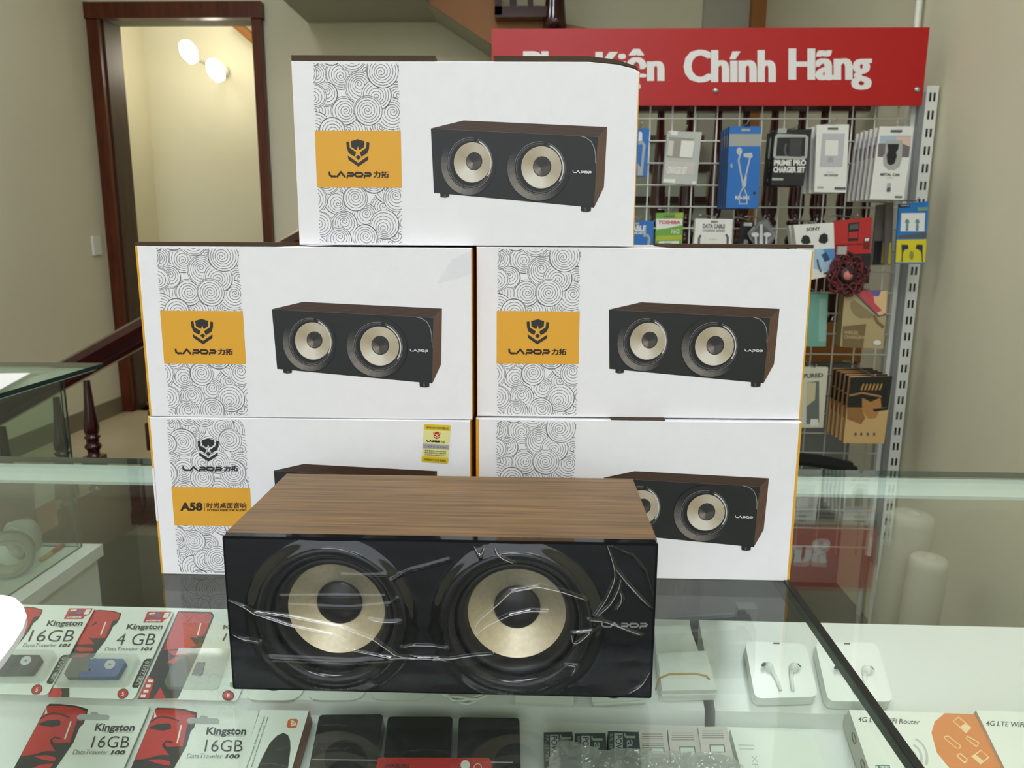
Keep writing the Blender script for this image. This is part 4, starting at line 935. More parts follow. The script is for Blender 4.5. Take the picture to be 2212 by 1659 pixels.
# row three
package('power_bank_box', 'teal boxed power bank hanging beside the middle carton', mm(C7, [(300, 1130), (548, 1130), (520, 1760), (270, 1760)]), 2.64, .04, P_teal, cat='box', art=lambda p, fr: p.poly(mm(C7, [(440, 1190), (530, 1190), (520, 1700), (430, 1700)]), K('teal2', (140, 186, 170))))
def art(p, fr):
    p.poly(mm(C7, [(850, 1095), (1245, 1095), (1240, 1380), (1170, 1410), (1120, 1390)]), K('peach', (222, 186, 140))); p.poly(mm(C7, [(850, 1095), (1080, 1095), (1100, 1240), (1190, 1330), (1100, 1370)]), K('rose', (196, 78, 88))); p.poly(mm(C7, [(1040, 1095), (1180, 1095), (1150, 1160), (1090, 1160)]), K('violet', (104, 92, 160)))
    p.poly(mm(C7, [(810, 1240), (850, 1200), (1090, 1380), (1060, 1425), (920, 1420), (840, 1370), (812, 1300)]), K('khaki', (140, 126, 92)))
    p.stroke(mm(C7, [(1090, 1390), (1140, 1480), (1210, 1530)]), .010, P_brown); p.stroke(mm(C7, [(850, 1110), (1150, 1400), (1235, 1375)]), .006, P_dgrey)
    p.poly(mm(C7, [(720, 1520), (1000, 1490), (960, 1780), (715, 1770)]), P_brown); p.text('WIRELESS', mm(C7, [(735, 1610), (900, 1620), (902, 1575), (738, 1570)]), P_kraft, bold=.04); p.text('CHARGING', mm(C7, [(730, 1665), (1000, 1672), (1002, 1628), (733, 1625)]), P_kraft, bold=.04); p.ell(*C8(840, 85), 8, 5, P_white)
package('wireless_charger_box', 'kraft wireless charger box with a bright phone picture', mm(C7, [(745, 1110), (1262, 1100), (1200, 1790), (690, 1760)]), 2.58, .045, P_kraft, art=art, cat='box', side=P_brown)
# row four
def art(p, fr):
    p.poly(mm(C8, [(185, 455), (300, 445), (300, 830), (180, 850)]), K('photo', (104, 110, 104))); p.poly(mm(C8, [(185, 455), (270, 460), (260, 620), (185, 680)]), K('photo2', (196, 188, 150))); p.poly(mm(C8, [(220, 800), (290, 800), (290, 860), (215, 860)]), P_white); p.text('PURED', mm(C8, [(150, 420), (335, 410), (335, 370), (150, 378)]), P_dgrey, bold=.04)
package('phone_case_pack', 'cream phone accessory pack with a photo panel by the carton', mm(C8, [(100, 320), (385, 320), (335, 880), (60, 880)]), 2.62, .02, K('cream', (206, 204, 184)), art=art)
def art(p, fr):
    p.poly(mm(C8, [(590, 410), (985, 400), (945, 690), (700, 700), (560, 690)]), K('night', (32, 34, 30))); p.poly(mm(C8, [(700, 600), (780, 640), (870, 600), (880, 680), (830, 790), (760, 800), (700, 720)]), K('fur', (178, 128, 72)))
    p.poly(mm(C8, [(560, 690), (690, 690), (730, 790), (690, 850), (560, 800)]), K('fur2', (150, 106, 62))); p.poly(mm(C8, [(800, 705), (945, 690), (940, 715), (810, 730)]), P_black)
    for k in range(6): p.stroke(mm(C8, [(690 + 34 * k, 530), (715 + 34 * k, 470)]), .005, K('gold', (196, 150, 80)), up=False)
    p.up()
    for x in (638, 692, 752, 812): p.ell(*C8(x, 940), 2.4, 3.6, P_dgrey, up=False)
    p.up(); p.stroke(mm(C8, [(580, 580), (700, 555), (880, 590)]), .006, K('fur', (178, 128, 72)))
package('headset_box', 'kraft box with a dark animal photo hanging low on the grid', mm(C8, [(590, 400), (985, 405), (905, 1030), (525, 1025)]), 2.58, .014, K('sand', (206, 172, 116)), art=art, n_behind=4, gap=.038, group='kraft photo boxes on one hook', cat='box', side=K('tanedge', (150, 106, 70)), behind_label='kraft photo box hanging behind the front one')
for i, (py0, py1, lab) in enumerate(((1150, 1185, 'black strip pack lying across the rack foot'), (1190, 1225, 'black strip pack under the upper strip pack'))):
    a = onY(*C8(100, py0), 2.62 + .05 * i); c = onY(*C8(600 + 40 * i, py0 + 85), 2.62 + .05 * i)
    tag(MB().tube([a, a.lerp(c, .5) + Vector((0, 0, .004)), c], .018, P_black, 4, smooth=False).build('cable_strip'), lab, 'package')
# ------------------------------------------------------------------ stepped trays inside the counter
NRM = Vector((0, -math.sin(R(27)), math.cos(R(27))))
def UP(off=.002): return Frame(Vector((0, .712, -.162)) + NRM * off, 0, R(63))
def LO(off=.002): return Frame(Vector((0, .710, -.178)) + NRM * off, 0, R(63))
xl = UP(0).uv(1493, 1362)[0]; xr_ = UP(0).uv(1513, 1358)[0]
M_tray = mat('white_acrylic', (220, 224, 218), 0.3)
prof = [(.808, -.113), (.712, -.162), (.7095, -.178), (.50, -.285), (.50, CZ + .001), (.808, CZ + .001)]
for x0, x1, lab in ((-1.02, xl, 'white stepped display tray under the speaker inside the counter'), (xr_, 1.26, 'white stepped display tray beneath the routers inside the counter')):
    tag(MB().prism([(y, z) for y, z in prof], x0, x1, M_tray, axis='x').build('display_tray'), lab, 'display tray')
b0 = onY(1430, 1352, .84); b1 = onY(1612, 1334, .84)
t = thing('shelf_bracket', 'dark grey shelf bracket behind the white trays', 'bracket', T((b1.x, .84, b1.z)))
MB().prism([(b0.x - b1.x, b0.z - b1.z - .008), (0, -.016), (0, .002), (b0.x - b1.x, b0.z - b1.z + .003)], 0, .012, P_dgrey).build('arm', t)
MB().box(-.010, .012, -.002, .014, -.3, .012, P_dgrey).build('post', t)

def lay(name, label, cat, fr, px, m, depth=.0012, rad=.0, art=None, group=None, side=None, z_label=None):
    """a flat thing on a tray: px = outline pixels on the frame's plane (its upper face)"""
    uv = [fr.uv(*p) for p in px]
    cx = sum(p[0] for p in uv) / len(uv); cz = min(p[1] for p in uv)
    f2 = F2(fr.m @ T((cx, 0, cz)))
    t = thing(name, label, cat, f2.m, group)
    pl = [(p[0] - cx, p[1] - cz) for p in uv]
    if rad > 0:
        out = []; n = len(pl)
        for i in range(n):
            p = Vector(pl[i]); a = (Vector(pl[i - 1]) - p).normalized() * rad; c = (Vector(pl[(i + 1) % n]) - p).normalized() * rad
            for k in range(5): q = k / 4; v = (p + a) * (1 - q) ** 2 + p * 2 * q * (1 - q) + (p + c) * q * q; out.append((v.x, v.y))
        pl = out
    MB().prism(list(reversed(pl)), 0, depth, m, side=side or m).build('body', t)
    if art:
        p = Print(f2.uv, w=.0001, dw=.00005); r_ = art(p, f2, t)
        if p.v: p.build('printed_front', t)
    return t, f2
KW = K('card_white', (218, 224, 212)); KR = K('card_red', (186, 48, 46)); KB = K('card_black', (44, 44, 44)); KG = K('card_grey', (96, 100, 97))
G_blister = sheet_glass('blister', (0.97, 0.975, 0.965), rough=0.05, haze=(225, 230, 222), hz=0.10)
# ---- the two tall cards of the lower step
def z6(x, y): return (20 + x / 6.9125, 1510 + y / 6.9125)
def c3(x, y): return (x / 4.158, 1260 + y / 4.158)
def z5(x, y): return (140 + x / 7.2115, 1290 + y / 7.2115)
def dt100(fr, du, dv, label, off):
    fr = LO(off)
    A = lambda x, y: (lambda q: (q[0] + du, q[1] + dv))(fr.uv(*z6(x, y)))
    tl = A(575, 68); trr = A(2110, 98); H_ = .135
    f2 = F2(fr.m @ T(((tl[0] + trr[0]) / 2, 0, tl[1] - H_)))
    ox, oz = (tl[0] + trr[0]) / 2, tl[1] - H_
    t = thing('memory_stick_card', label, 'package', f2.m, 'memory stick cards')
    w = (trr[0] - tl[0]) / 2
    MB().prism(list(reversed(rr_poly(-w, 0, w, H_, .004))), 0, .001, KW).build('card', t)
    B = lambda x, y: (lambda q: (max(-w, min(w, q[0] - ox)), q[1] - oz))(A(x, y))
    p = Print(B, w=.0001, dw=.00005)
    p.poly([(600, 72), (760, 75), (1000, 100), (1175, 150), (1165, 215), (1130, 320), (1110, 370), (1050, 430), (960, 650), (700, 1030), (480, 1400), (-100, 1400), (70, 1030), (160, 860), (560, 105)], KB)
    p.poly([(600, 105), (800, 105), (1000, 125), (1150, 185), (1140, 215), (1085, 330), (1015, 320), (905, 650), (660, 660), (600, 640), (690, 780), (560, 775), (350, 830), (170, 855), (420, 380), (560, 110)], KR)
    p.poly([(360, 850), (560, 840), (690, 870), (700, 900), (670, 935), (480, 900)], KR); p.poly([(320, 1040), (480, 980), (660, 965), (600, 1040), (420, 1110)], KR)
    p.stroke([(455, 300), (560, 240), (650, 212), (780, 230), (900, 280)], .0016, KB); p.poly([(425, 378), (560, 325), (740, 310), (770, 340), (760, 395), (640, 420), (520, 405)], KB); p.stroke([(765, 592), (680, 572), (620, 620), (655, 662)], .0015, KB)
    p.stroke([(925, 335), (830, 605)], .0016, KW); p.poly([(545, 112), (572, 215), (530, 235)], KW)
    p.build('printed_emblem', t)
    p = Print(B, w=.0003, dw=.00005)
    p.poly([(1015, 255), (1070, 225), (1200, 232), (1230, 195), (1315, 200), (1340, 235), (1470, 238), (1500, 265), (1480, 320), (1040, 310), (1010, 290)], K('slot_shade', (158, 162, 158))); p.build('hang_slot', t)
    p = Print(B, w=.0003, dw=.00005)
    p.text('Kingston', [(1262, 512), (1850, 512), (1895, 372), (1305, 365)], KB, bold=.03); p.text('TECHNOLOGY', [(1380, 502), (1850, 506), (1858, 490), (1385, 484)], KG)
    p.text('16GB', [(1215, 730), (1780, 730), (1815, 558), (1270, 553)], KB, bold=-.004); p.text('DataTraveler', [(940, 830), (1470, 830), (1492, 762), (975, 756)], KG, bold=-.005); p.text('100', [(1510, 833), (1715, 833), (1750, 768), (1545, 768)], KB, bold=.05)
    p.build('lettering', t)
f0 = LO(.003); s0 = f0.uv(*c3(815, 1475)); s1 = f0.uv(*c3(1835, 1510))
dt100(None, 0, 0, 'red and white 16GB memory stick card beside the bare tray floor', .0045)
dt100(None, s1[0] - s0[0], s1[1] - s0[1], 'red and white 16GB memory stick card beside the remote box', .0030)
# ---- upper step
def dt101(du, dv, cap, stick, label, off):
    fr = UP(off)
    A = lambda x, y: (lambda q: (q[0] + du, q[1] + dv))(fr.uv(*z5(x, y)))
    tr_ = A(1708, 200); bt = A(1071, 1590); w = .0926 / 2; H_ = tr_[1] - bt[1]; ox = (tr_[0] + bt[0]) / 2 - w; oz = bt[1]
    t = thing('memory_stick_card', label, 'package', fr.m @ T((ox, 0, oz)), 'memory stick cards')
    MB().prism(list(reversed(rr_poly(-w, 0, w, H_, .004))), 0, .001, KW).build('card', t)
    B = lambda x, y: (lambda q: (max(-w, min(w, q[0] - ox)), q[1] - oz))(A(x, y))
    p = Print(B, w=.0001, dw=.00005)
    p.poly([(300, 200), (540, 197), (740, 210), (880, 250), (860, 330), (815, 405), (750, 460), (700, 570), (620, 700), (500, 850), (440, 950), (-60, 950), (120, 500)], KB)
    p.poly([(380, 215), (545, 213), (730, 225), (862, 262), (835, 340), (745, 370), (630, 635), (410, 640), (365, 610), (460, 730), (40, 735), (230, 430)], KR)
    p.poly([(60, 790), (230, 780), (440, 790), (450, 840), (230, 850)], KR); p.poly([(100, 935), (200, 890), (380, 875), (390, 900), (300, 935)], KR); p.poly([(420, 440), (480, 385), (505, 400), (440, 447), (330, 440)], KB); p.stroke([(640, 385), (562, 585)], .0016, KW)
    p.poly([(-264, 1420), (70, 1420), (72, 1560), (-262, 1560)], KB); p.poly([(-250, 1420), (-60, 1420), (-40, 1500), (-60, 1560), (-262, 1560)], KR)
    p.build('printed_emblem', t)
    p = Print(B, w=.0003, dw=.00005)
    p.poly([(1290, 228), (1665, 228), (1610, 330), (1550, 350), (1520, 395), (1222, 395)], KR); p.poly([(1320, 250), (1415, 240), (1405, 265), (1310, 275)], KW); p.poly([(1300, 290), (1395, 285), (1380, 325), (1285, 325)], KG); p.poly([(1560, 245), (1635, 245), (1600, 325), (1525, 325)], KW); p.ell(1460, 290, 45, 32, K('bluedot', (84, 104, 160))); p.text('urDRIVE', [(1262, 382), (1490, 382), (1500, 356), (1275, 356)], KW, bold=.05)
    p.build('badge', t)
    p = Print(B, w=.0003, dw=.00005)
    p.text('Kingston', [(948, 528), (1505, 524), (1545, 420), (985, 418)], KB, bold=.03); p.text('TECHNOLOGY', [(1060, 520), (1500, 522), (1506, 510), (1064, 508)], KG)
    p.text(cap, [(780, 752), (1385, 752), (1445, 568), (840, 568)] if cap[0] == '4' else [(690, 752), (1385, 752), (1445, 568), (750, 568)], KB, bold=-.004); p.text('DataTraveler', [(615, 836), (1140, 836), (1160, 782), (642, 780)], KG, bold=-.005); p.text('101', [(1180, 838), (1340, 838), (1372, 784), (1212, 784)], KB, bold=.05)
    p.build('lettering', t)
    p = Print(B, w=.0003, dw=.00005); p.poly([(1275, 960), (1385, 960), (1140, 1415), (1062, 1412), (1045, 1388), (1230, 990)], KB); p.text('USB 2.0/3.0', [(1155, 1365), (1325, 1000), (1262, 1000), (1090, 1365)], KW); p.build('usb_tab', t)
    p = Print(B, w=.0003, dw=.00005); p.ell(905, 1505, 90, 76, KB, -30); p.ell(905, 1505, 78, 66, KR, -30); p.text('5', [(885, 1540), (920, 1540), (930, 1475), (893, 1475)], KW, bold=.03); p.build('round_badge', t)
    # the stick in its clear blister
    stk = MB(); 
    def pr(pts, y0, y1, m, b): b.prism(list(reversed([B(*q) for q in pts])), y0, y1, m)
    pr([(250, 1215), (480, 1200), (500, 1025), (640, 1018), (945, 1022), (975, 1070), (850, 1285), (820, 1297), (265, 1302)], -.0075, -.0005, stick, stk); s_ = stk.build('stick_body', t)
    b = MB(); pr([(150, 995), (420, 998), (400, 1190), (240, 1215), (250, 1300), (70, 1295), (20, 1240)], -.006, -.0005, K('stick_metal', (86, 82, 72), .3), b); b.build('metal_cap', t)
    q = Print(B, w=.0078, dw=.00008); q.ell(500, 1110, 105, 92, stick, -20); q.ell(740, 1112, 88, 68, K('disc', (196, 198, 200)), -30); q.ell(740, 1112, 22, 18, KG); q.build('emblem_disc', s_)
    b = MB(); pr([(150, 958), (1130, 962), (1180, 985), (1180, 1030), (1010, 1370), (930, 1410), (-110, 1408), (-130, 1370), (80, 990)], -.0105, -.0004, G_blister, b); b.build('blister', t)
f0 = UP(.003); s0 = f0.uv(289, 1509); s1 = f0.uv(103, 1500)
M_bluep = K('stick_blue', (34, 66, 134), .25); M_blackp = K('stick_black', (34, 34, 36), .25)
dt101(0, 0, '4 GB', M_bluep, 'red and white 4 GB card with a blue memory stick in its blister', .0042)
dt101(s1[0] - s0[0], s1[1] - s0[1], '16GB', M_blackp, 'red and white 16GB card with a black memory stick in its blister', .0066)
def art(p, fr, t):
    A = lambda pts: [c3(*q) for q in pts]
    p.poly(A([(1600, 250), (1900, 258), (1925, 292), (1890, 380), (1800, 600), (1770, 660), (1600, 1035), (1235, 1040), (1380, 740)]), KB)
    p.poly(A([(1605, 262), (1890, 270), (1905, 300), (1830, 470), (1700, 490), (1770, 560), (1700, 580), (1470, 600), (1560, 370)]), KR); p.poly(A([(1510, 610), (1640, 600), (1700, 640), (1560, 650)]), KR); p.poly(A([(1490, 715), (1560, 670), (1640, 660), (1560, 720)]), KR)
    p.poly(A([(1240, 1032), (1330, 835), (1392, 870), (1335, 1035)]), KR); p.poly(A([(1380, 1036), (1440, 935), (1490, 1036)]), KR)
    p.stroke(A([(1805, 360), (1775, 470)]), .0016, KW)
    for x, y in ((1290, 1015), (1315, 972), (1335, 925), (1355, 880)): p.poly(A([(x - 22, y - 14), (x + 22, y - 14), (x + 16, y + 12), (x - 28, y + 12)]), KW, up=False)
    p.up(); p.text('Kingston', A([(1995, 425), (2420, 430), (2440, 378), (2010, 376)]), KB, bold=.03); p.text('16GB', A([(1995, 520), (2380, 522), (2410, 455), (2030, 452)]), KB, bold=-.01)
    p.ell(*c3(2050, 1010), 13, 11, KB); p.ell(*c3(2050, 1010), 11, 9.4, KR); p.text('8', A([(2038, 1030), (2062, 1030), (2066, 990), (2042, 990)]), KW, bold=.03); p.ell(*c3(2080, 912), 4, 5, P_green)
    b = MB(); pl = [fr.uv(*q) for q in A([(1620, 610), (2080, 612), (2060, 660), (1965, 945), (1920, 965), (1510, 955), (1490, 915)])]
    b.prism(list(reversed(pl)), -.006, -.0004, G_blister); b.build('clear_case', t)
    c = MB(); c.prism(list(reversed([fr.uv(*q) for q in A([(1770, 715), (1842, 715), (1815, 830), (1725, 825)])])), -.0014, -.0003, K('chip', (92, 96, 112), .3)); c.build('micro_card', t)
lay('memory_card_pack', 'red and white micro card pack half hidden behind the speaker corner', 'package', UP(.0024), [(385, 1318), (590, 1322), (512, 1514), (298, 1509)], KW, rad=.004, art=art)
# pale round-cornered packs in a row behind the speaker
for i, x in enumerate((520, 655, 790)):
    lay('blister_pack', ['pale round-cornered blister pack beside the micro card pack', 'pale round-cornered blister pack between its two twins under the speaker', 'pale round-cornered blister pack beside the cable coil'][i], 'package', UP(.0024),
        [(x + 30, 1400), (x + 155, 1400), (x + 132, 1513), (x + 2, 1512)], KW, rad=.016, depth=.002, group='pale blister packs under the speaker')
# remote control box
def k4(x, y): return (440 + x / 4.254, 1440 + y / 4.254)
def k5(x, y): return (920 + x / 3.0722, 1440 + y / 3.0722)
def k6(x, y): return (1360 + x / 3.95, 1240 + y / 3.95)
def k7(x, y): return (1680 + x / 4.158, 1340 + y / 4.158)
P_orange = K('orange', (206, 100, 44))
def art(p, fr, t):
    A = lambda pts: [k4(*q) for q in pts]
    p.poly(A([(790, 482), (852, 480), (868, 494), (855, 552), (840, 565), (776, 564), (762, 550), (775, 494)]), P_orange)
    for r_ in (14, 32, 50): p.stroke(A([(800 + r_ * math.cos(R(a)), 548 + r_ * math.sin(R(a)) * -1) for a in range(8, 95, 12)]), .0011, KW, up=False)
    p.up(); p.poly(A([(735, 610), (775, 630), (795, 680), (798, 760), (770, 980), (720, 1180), (420, 1180), (470, 990), (540, 830), (610, 700), (680, 630)]), K('remote', (56, 58, 50), .4)); p.stroke(A([(510, 900), (620, 890), (770, 920)]), .0005, KG)
    p.text('Remote with Gyroscope, Fidelity Voice Input', A([(360, 1075), (569, 462), (548, 462), (335, 1075)]), KB); p.text('Plug-in for Android, Windows, Mac OS, Linux', A([(402, 1075), (602, 462), (582, 462), (380, 1075)]), KB)
lay('remote_box', 'white remote control box with orange sides and a printed black remote', 'box', LO(.026), mm(k4, [(520, 396), (966, 402), (742, 1180), (252, 1180)]), KW, depth=.023, art=art, side=K('orange_side', (150, 84, 48)))
# three black wrapped boxes and a red card
P_wrap = K('wrapped_black', (40, 41, 42), .12)
for i, q in enumerate(([(690, 1544), (828, 1543), (803, 1720), (655, 1722)], [(838, 1548), (978, 1548), (968, 1724), (820, 1724)], [(991, 1549), (1122, 1551), (1126, 1724), (984, 1724)])):
    t, f2 = lay('mouse_box', ['glossy black wrapped box beside the remote box', 'glossy black wrapped box between its two twins behind the red card', 'glossy black wrapped box beside the row of dark charger boxes'][i], 'box', LO(.022), q, P_wrap, depth=.019, rad=.004, group='black wrapped boxes on the lower step')
    p = Print(f2.uv, w=.0002); y = q[0][1] + 97; p.stroke([(q[0][0] - 16, y), (q[1][0] - 14, y + 1)], .0008, K('edgelight', (180, 182, 184), .2)); p.build('edge_glint', t)  # pale stroke painting the bright edge highlight on the wrap
def art(p, fr, t):
    p.text('WIRELESS', [k4(1655, 930), k4(1885, 930), k4(1890, 897), k4(1660, 897)], KB, bold=.03); p.text('OPTICAL MOUSE', [k4(1645, 1000), k4(1960, 1000), k4(1965, 962), k4(1650, 962)], KB)
    p.ell(1005, 1653, 10, 11, KW); p.stroke([(1032 + 8 * math.cos(R(a)), 1658 + 8 * math.sin(R(a))) for a in range(0, 360, 20)], .0006, KW, closed=True)
lay('wireless_card', 'red card printed WIRELESS lying across the black boxes', 'card', LO(.0255), [(816, 1636), (1060, 1637), (1072, 1730), (800, 1730)], KR, depth=.0015, art=art, rad=.004)
# dark charger boxes and small white boxes
P_slate = K('slate', (56, 64, 64)); P_lt = K('slate_text', (150, 156, 152))
for i, (x0, x1, y0, dx) in enumerate(((782, 972, 436, 0), (990, 1192, 444, 212), (1208, 1408, 428, 428))):
    def art(p, fr, t):
        V = lambda s, xa, xb, ya, yb, m, **k: p.text(s, [k5(xa, ya), k5(xa, yb), k5(xb, yb), k5(xb, ya)], m, **k)
        V('Jac', x0 + 107, x0 + 182, y0 + 14, y0 + 165, P_lt, bold=.01); p.poly(mm(k5, [(x0 + 42, y0 + 16), (x0 + 98, y0 + 16), (x0 + 100, y0 + 260), (x0 + 44, y0 + 260)]), K('slate_panel', (172, 176, 172))); V('POWER', x0 + 50, x0 + 92, y0 + 24, y0 + 200, P_slate, bold=.02); V('RPL-33 7800', x0 + 12, x0 + 32, y0 + 20, y0 + 190, P_lt)
    lay('charger_box', ['dark slate charger box half under the plastic bag edge', 'dark slate charger box between two others of its kind', 'dark slate charger box beside the small white boxes'][i], 'box', LO(.021), mm(k5, [(x0, y0), (x1, y0 + (6 if i == 2 else -3)), (x1 + 22, y0 + 330), (x0 + 8, y0 + 330)]), P_slate, depth=.018, art=art, group='dark charger boxes on the lower step')
for i, (x0, x1, y0) in enumerate(((1412, 1596, 420), (1606, 1800, 413), (1806, 1996, 400))):
    def art(p, fr, t):
        for k in range(7 if i == 0 else 4): p.stroke(mm(k5, [(x0 + 20 + 4 * i, y0 + 28 + 15 * k), (x1 - 25 + k * 2, y0 + 28 + 15 * k)]), .0006, KG, up=False)
        p.up(); p.poly(mm(k5, [(x0 + 75, y0 + 118), (x1 - 15, y0 + 118), (x1 - 8, y0 + 170), (x0 + 80, y0 + 170)]), KG); p.poly(mm(k5, [(x0 + 82, y0 + 124), (x1 - 22, y0 + 124), (x1 - 15, y0 + 165), (x0 + 86, y0 + 165)]), KW)
    if True:
        lay('adapter_box', ['small white adapter box beside the dark charger boxes', 'small white adapter box in the middle of its row', 'small white adapter box at the tray gap'][i], 'box', LO(.019 + .003 * (i == 2)), mm(k5, [(x0, y0), (x1, y0 - 3), (x1 + 40 + 14 * i, y0 + 330), (x0 + 24 + 10 * i, y0 + 330)]), K('boxwhite', (206, 202, 192)), depth=.016, art=art, group='small white adapter boxes')
# crumpled bag over them
fr = LO(.024); ol = [fr.uv(*k5(x, y)) for x, y in ((885, 475), (940, 490), (1150, 545), (1420, 550), (1700, 565), (1900, 570), (2060, 610), (2130, 690), (2150, 1000), (760, 1000), (800, 700), (810, 610))]
cx = sum(p[0] for p in ol) / len(ol); cz = min(p[1] for p in ol)
def inside(x, z):
    c = False
    for i in range(len(ol)):
        a, b_ = ol[i], ol[i - 1]
        if (a[1] > z) != (b_[1] > z) and x < (b_[0] - a[0]) * (z - a[1]) / (b_[1] - a[1]) + a[0]: c = not c
    return c
t = thing('plastic_bag', 'crumpled clear plastic bag spread over the small boxes', 'bag', fr.m @ T((cx, 0, cz)))
x0 = min(p[0] for p in ol); x1 = max(p[0] for p in ol); z0 = cz; z1 = max(p[1] for p in ol); NXb, NZb = 130, 64; idx = {}; vs = []; fs = []
def hb(x, z):
    v = Vector((x * 26, z * 34, 1.7)); return abs(noise.noise(v)) * .004 + abs(noise.noise(v * 2.7)) * .0016 + abs(noise.noise(v * 6)) * .0008
for j in range(NZb + 1):
    for i in range(NXb + 1):
        x = x0 + (x1 - x0) * i / NXb; z = z0 + (z1 - z0) * j / NZb
        if inside(x, z): idx[(i, j)] = len(vs); vs.append((x - cx, -hb(x, z), z - cz))
for j in range(NZb):
    for i in range(NXb):
        q = [(i, j), (i + 1, j), (i + 1, j + 1), (i, j + 1)]
        if all(k in idx for k in q): fs.append([idx[k] for k in q])
G_bag = sheet_glass('bag_plastic', (0.86, 0.87, 0.86), rough=0.09, haze=(196, 198, 194), hz=0.38)
MB().add(vs, fs, G_bag, False).build('sheet', t)
# card stacks and cable coil under the speaker
def slabs(name, label, px, n, th, off, m, cat='card stack', jit=.0012, band=None, seed=1):
    fr = UP(off); rnd = random.Random(seed); uv = [fr.uv(*p) for p in px]; cx = sum(p[0] for p in uv) / 4; cz = min(p[1] for p in uv)
    t = thing(name, label, cat, fr.m @ T((cx, 0, cz)))
    for k in range(n):
        a, c = rnd.uniform(-jit, jit), rnd.uniform(-jit, jit)
        MB().prism(list(reversed([(p[0] - cx + a, p[1] - cz + c) for p in uv])), -th * (k + 1) + .0002, -th * k, m).build('card', t)
    if band:
        f2 = F2(fr.m @ T((cx, 0, cz)) @ T((0, -th * n - .0006, 0))); pts = [f2.uv(*p) for p in band]
        MB().tube([(pts[0][0] - .001, 0, pts[0][1])] + [(p[0], -th * n - .0006, p[1]) for p in pts] + [(pts[-1][0] + .001, 0, pts[-1][1])], .0009, K('band', (186, 156, 84)), 6).build('rubber_band', t)
    return t
P_plain = K('plain_white', (226, 230, 222))
slabs('card_stack', 'white card stack held by a yellow rubber band beside the speaker', mm(k6, [(225, 770), (630, 745), (725, 1075), (262, 1085)]), 5, .0042, .002, P_plain, band=mm(k6, [(250, 890), (340, 855), (560, 850), (650, 868), (680, 895)]), seed=3)
slabs('card_stack', 'thin white card stack under the middle of the speaker', [(1112, 1470), (1236, 1470), (1240, 1527), (1114, 1522)], 2, .003, .002, P_plain, seed=4)
slabs('card_stack', 'white card stack under the speaker corner with the silver lettering', [(1274, 1468), (1386, 1466), (1392, 1522), (1280, 1528)], 3, .003, .002, P_plain, seed=6)
slabs('card_stack', 'low white card stack behind the rubber-banded one', mm(k6, [(215, 470), (510, 470), (600, 720), (230, 735)]), 2, .003, .002, P_plain, seed=8)
fr = UP(.004); c0 = fr.uv(1006, 1478)
t = thing('cable_coil', 'coiled white cable lying under the speaker', 'cable', fr.m @ T((c0[0], 0, c0[1])))
MB().tube([((.027 + .003 * math.sin(k * .9)) * math.cos(k * .33), -.0025 - .002 * math.sin(k * .21), (.020 + .003 * math.sin(k * 1.1)) * math.sin(k * .33)) for k in range(120)], .0013, P_plain, 6).build('cable', t)
# earphones in white cases
for i, (cr, ol_, lab) in enumerate(((k6, [(985, 572), (1500, 592), (1612, 1045), (1070, 1062)], 'white earphone case between the banded card stack and the black joint strip'), (k7, [(335, 190), (890, 200), (1042, 730), (452, 727)], 'white earphone case crossed by the black joint strip'))):
    t, f2 = lay('earphone_case', lab, 'earphones', UP(.016), mm(cr, ol_), K('case_white', (236, 240, 234), .25), depth=.014, rad=.008, group='white earphone cases')
    def bud(dx, flip):
        # bud head and stem, lying in the tray of the case
        c = Vector((dx, 0, .034)); s_ = -1 if flip else 1
        b = MB(); b.lathe([(0, -.0042), (.004, -.0036), (.0068, -.001), (.0066, .002), (.004, .0042), (0, .005)], K('bud', (240, 242, 238), .2), 18, T(c + Vector((0, -.0015, 0))) @ Matrix.Rotation(R(70 * s_), 4, 'Y') @ Matrix.Scale(.75, 4, (1, 0, 0)))
        o = b.build('earbud', t)
        MB().tube([c + Vector((.003 * s_, -.0015, -.003)), c + Vector((.006 * s_ * .9, -.0014, -.012)), c + Vector((.007 * s_, -.0012, -.025))], [.0026, .0020, .0018], K('bud', (240, 242, 238), .2), 10).build('stem', o)
        MB().lathe([(0, 0), (.0026, 0), (.0026, .0006), (0, .0006)], P_dgrey, 14, T(c + Vector((-.0052 * s_, -.0052, .001))) @ Matrix.Rotation(R(60), 4, 'X') @ Matrix.Rotation(R(-40 * s_), 4, 'Y')).build('mesh_grille', o)
    bud(-.013, False); bud(.013, True)
    p = Print(f2.uv, w=.0002); a, b_ = ol_[0], ol_[1]; p.poly(mm(cr, [((a[0] + b_[0]) / 2 - 20, a[1] + 12), ((a[0] + b_[0]) / 2 + 40, a[1] + 13), ((a[0] + b_[0]) / 2 + 36, a[1] + 28), ((a[0] + b_[0]) / 2 - 16, a[1] + 27)]), P_dgrey); p.build('hang_slot', t)
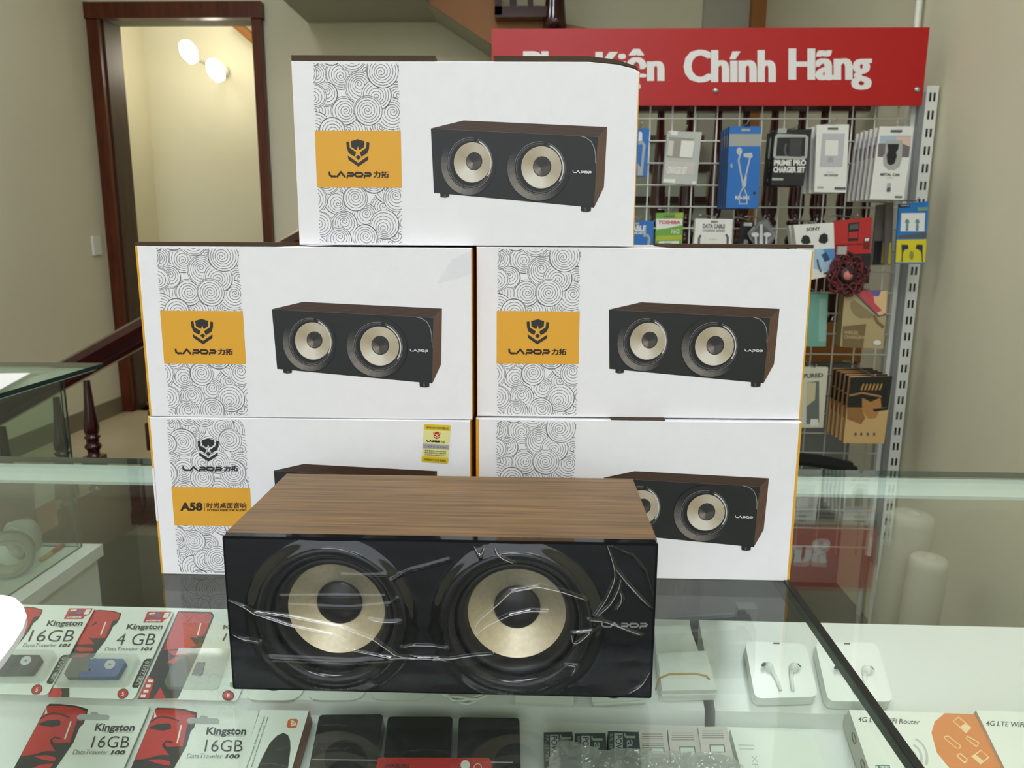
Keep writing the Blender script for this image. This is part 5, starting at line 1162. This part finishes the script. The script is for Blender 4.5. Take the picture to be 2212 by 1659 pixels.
# router boxes
def router(px, label, dxp, off):
    def art(p, fr, t):
        A = lambda pts: [k7(x + dxp, y + dxp * .03) for x, y in pts]
        p.text('4G LTE WiFi Router', A([(720, 912), (1275, 936), (1280, 893), (725, 866)]), P_dgrey, bold=.02)
        p.poly(A([(1500, 835), (1768, 842), (2030, 1330), (2200, 1640), (1800, 1660), (1620, 1420), (1540, 1326), (1430, 1190), (1380, 1010), (1410, 910)]), K('router_orange', (216, 134, 72)))
        cr = K('cream_ink', (236, 214, 166)); w = .0007
        p.stroke(A([(1575, 905), (1625, 870), (1735, 965), (1690, 1010)]), w, cr, closed=True, up=False); p.poly(A([(1640, 955), (1680, 930), (1735, 965), (1690, 1008)]), cr, up=False)
        p.stroke(A([(1500, 1045), (1530, 1040), (1640, 1125), (1635, 1150), (1605, 1148), (1500, 1065)]), w, cr, closed=True, up=False); p.stroke(A([(1690, 1060), (1705, 1042), (1808, 1100), (1785, 1135)]), w, cr, closed=True, up=False)
        p.stroke(A([(1608, 1215), (1640, 1198), (1702, 1250), (1680, 1282)]), w * 1.4, cr, closed=True, up=False); p.stroke(A([(1745, 1225), (1825, 1168), (1895, 1230), (1820, 1292)]), w, cr, closed=True, up=False); p.poly(A([(1745, 1225), (1775, 1205), (1850, 1265), (1820, 1292)]), cr, up=False)
        p.up()
        for r_ in (60, 110, 160): p.stroke(A([(1180 + r_ * math.cos(R(a)), 1240 + r_ * 1.15 * math.sin(R(a))) for a in range(-70, 25, 9)]), .0024, K('arc', (190, 196, 186)), up=False)
        p.up(); p.poly(A([(875, 1300), (1005, 1304), (1020, 1380), (890, 1376)]), K('tealtag', (64, 110, 112))); p.text('LTE', A([(890, 1370), (1010, 1372), (1000, 1312), (882, 1310)]), KW, bold=.04)
    t, f2 = lay('router_box', label, 'box', LO(off), px, K('router_white', (230, 234, 222)), depth=off - .003, art=art, side=K('router_side', (196, 198, 186)), group='router boxes on the lower step')
    uv = [f2.uv(*q) for q in px]
    b = MB()                                        # printed marks down the long left side
    for k in range(3):
        z = uv[0][1] - .024 - .026 * k; xx = uv[0][0] + (uv[3][0] - uv[0][0]) * (uv[0][1] - z) / (uv[0][1] - uv[3][1]) - .0002
        b.tube([(xx, .010 + .004 * math.cos(q), z + .005 * math.sin(q)) for q in [i * math.pi / 6 for i in range(12)]], .0006, KG, 4, closed=True)
    b.build('side_icons', t, kind='stuff')
router(mm(k7, [(640, 802), (1760, 840), (2300, 1900), (1010, 1900)]), 'white 4G router box with an orange disc crossed by the joint strip', 0, .030)
router(mm(k7, [(1780, 806), (2900, 846), (3450, 1900), (2320, 1900)]), 'white 4G router box overlapping the one crossed by the strip', 1148, .034)
lay('flat_carton', 'plain white flat carton between the adapter boxes and the router boxes', 'box', LO(.012), mm(k6, [(860, 1325), (1560, 1350), (1760, 1900), (1010, 1900)]), K('flatwhite', (224, 230, 218)), depth=.009,
    art=lambda p, fr, t: (p.text('XF', [k6(1040, 1545), k6(1050, 1655), k6(1100, 1655), k6(1085, 1545)], K('faint', (180, 188, 178))), p.stroke(mm(k6, [(930, 1460), (1060, 1462), (1062, 1495), (935, 1493)]), .0006, K('faint', (180, 188, 178)), closed=True)))
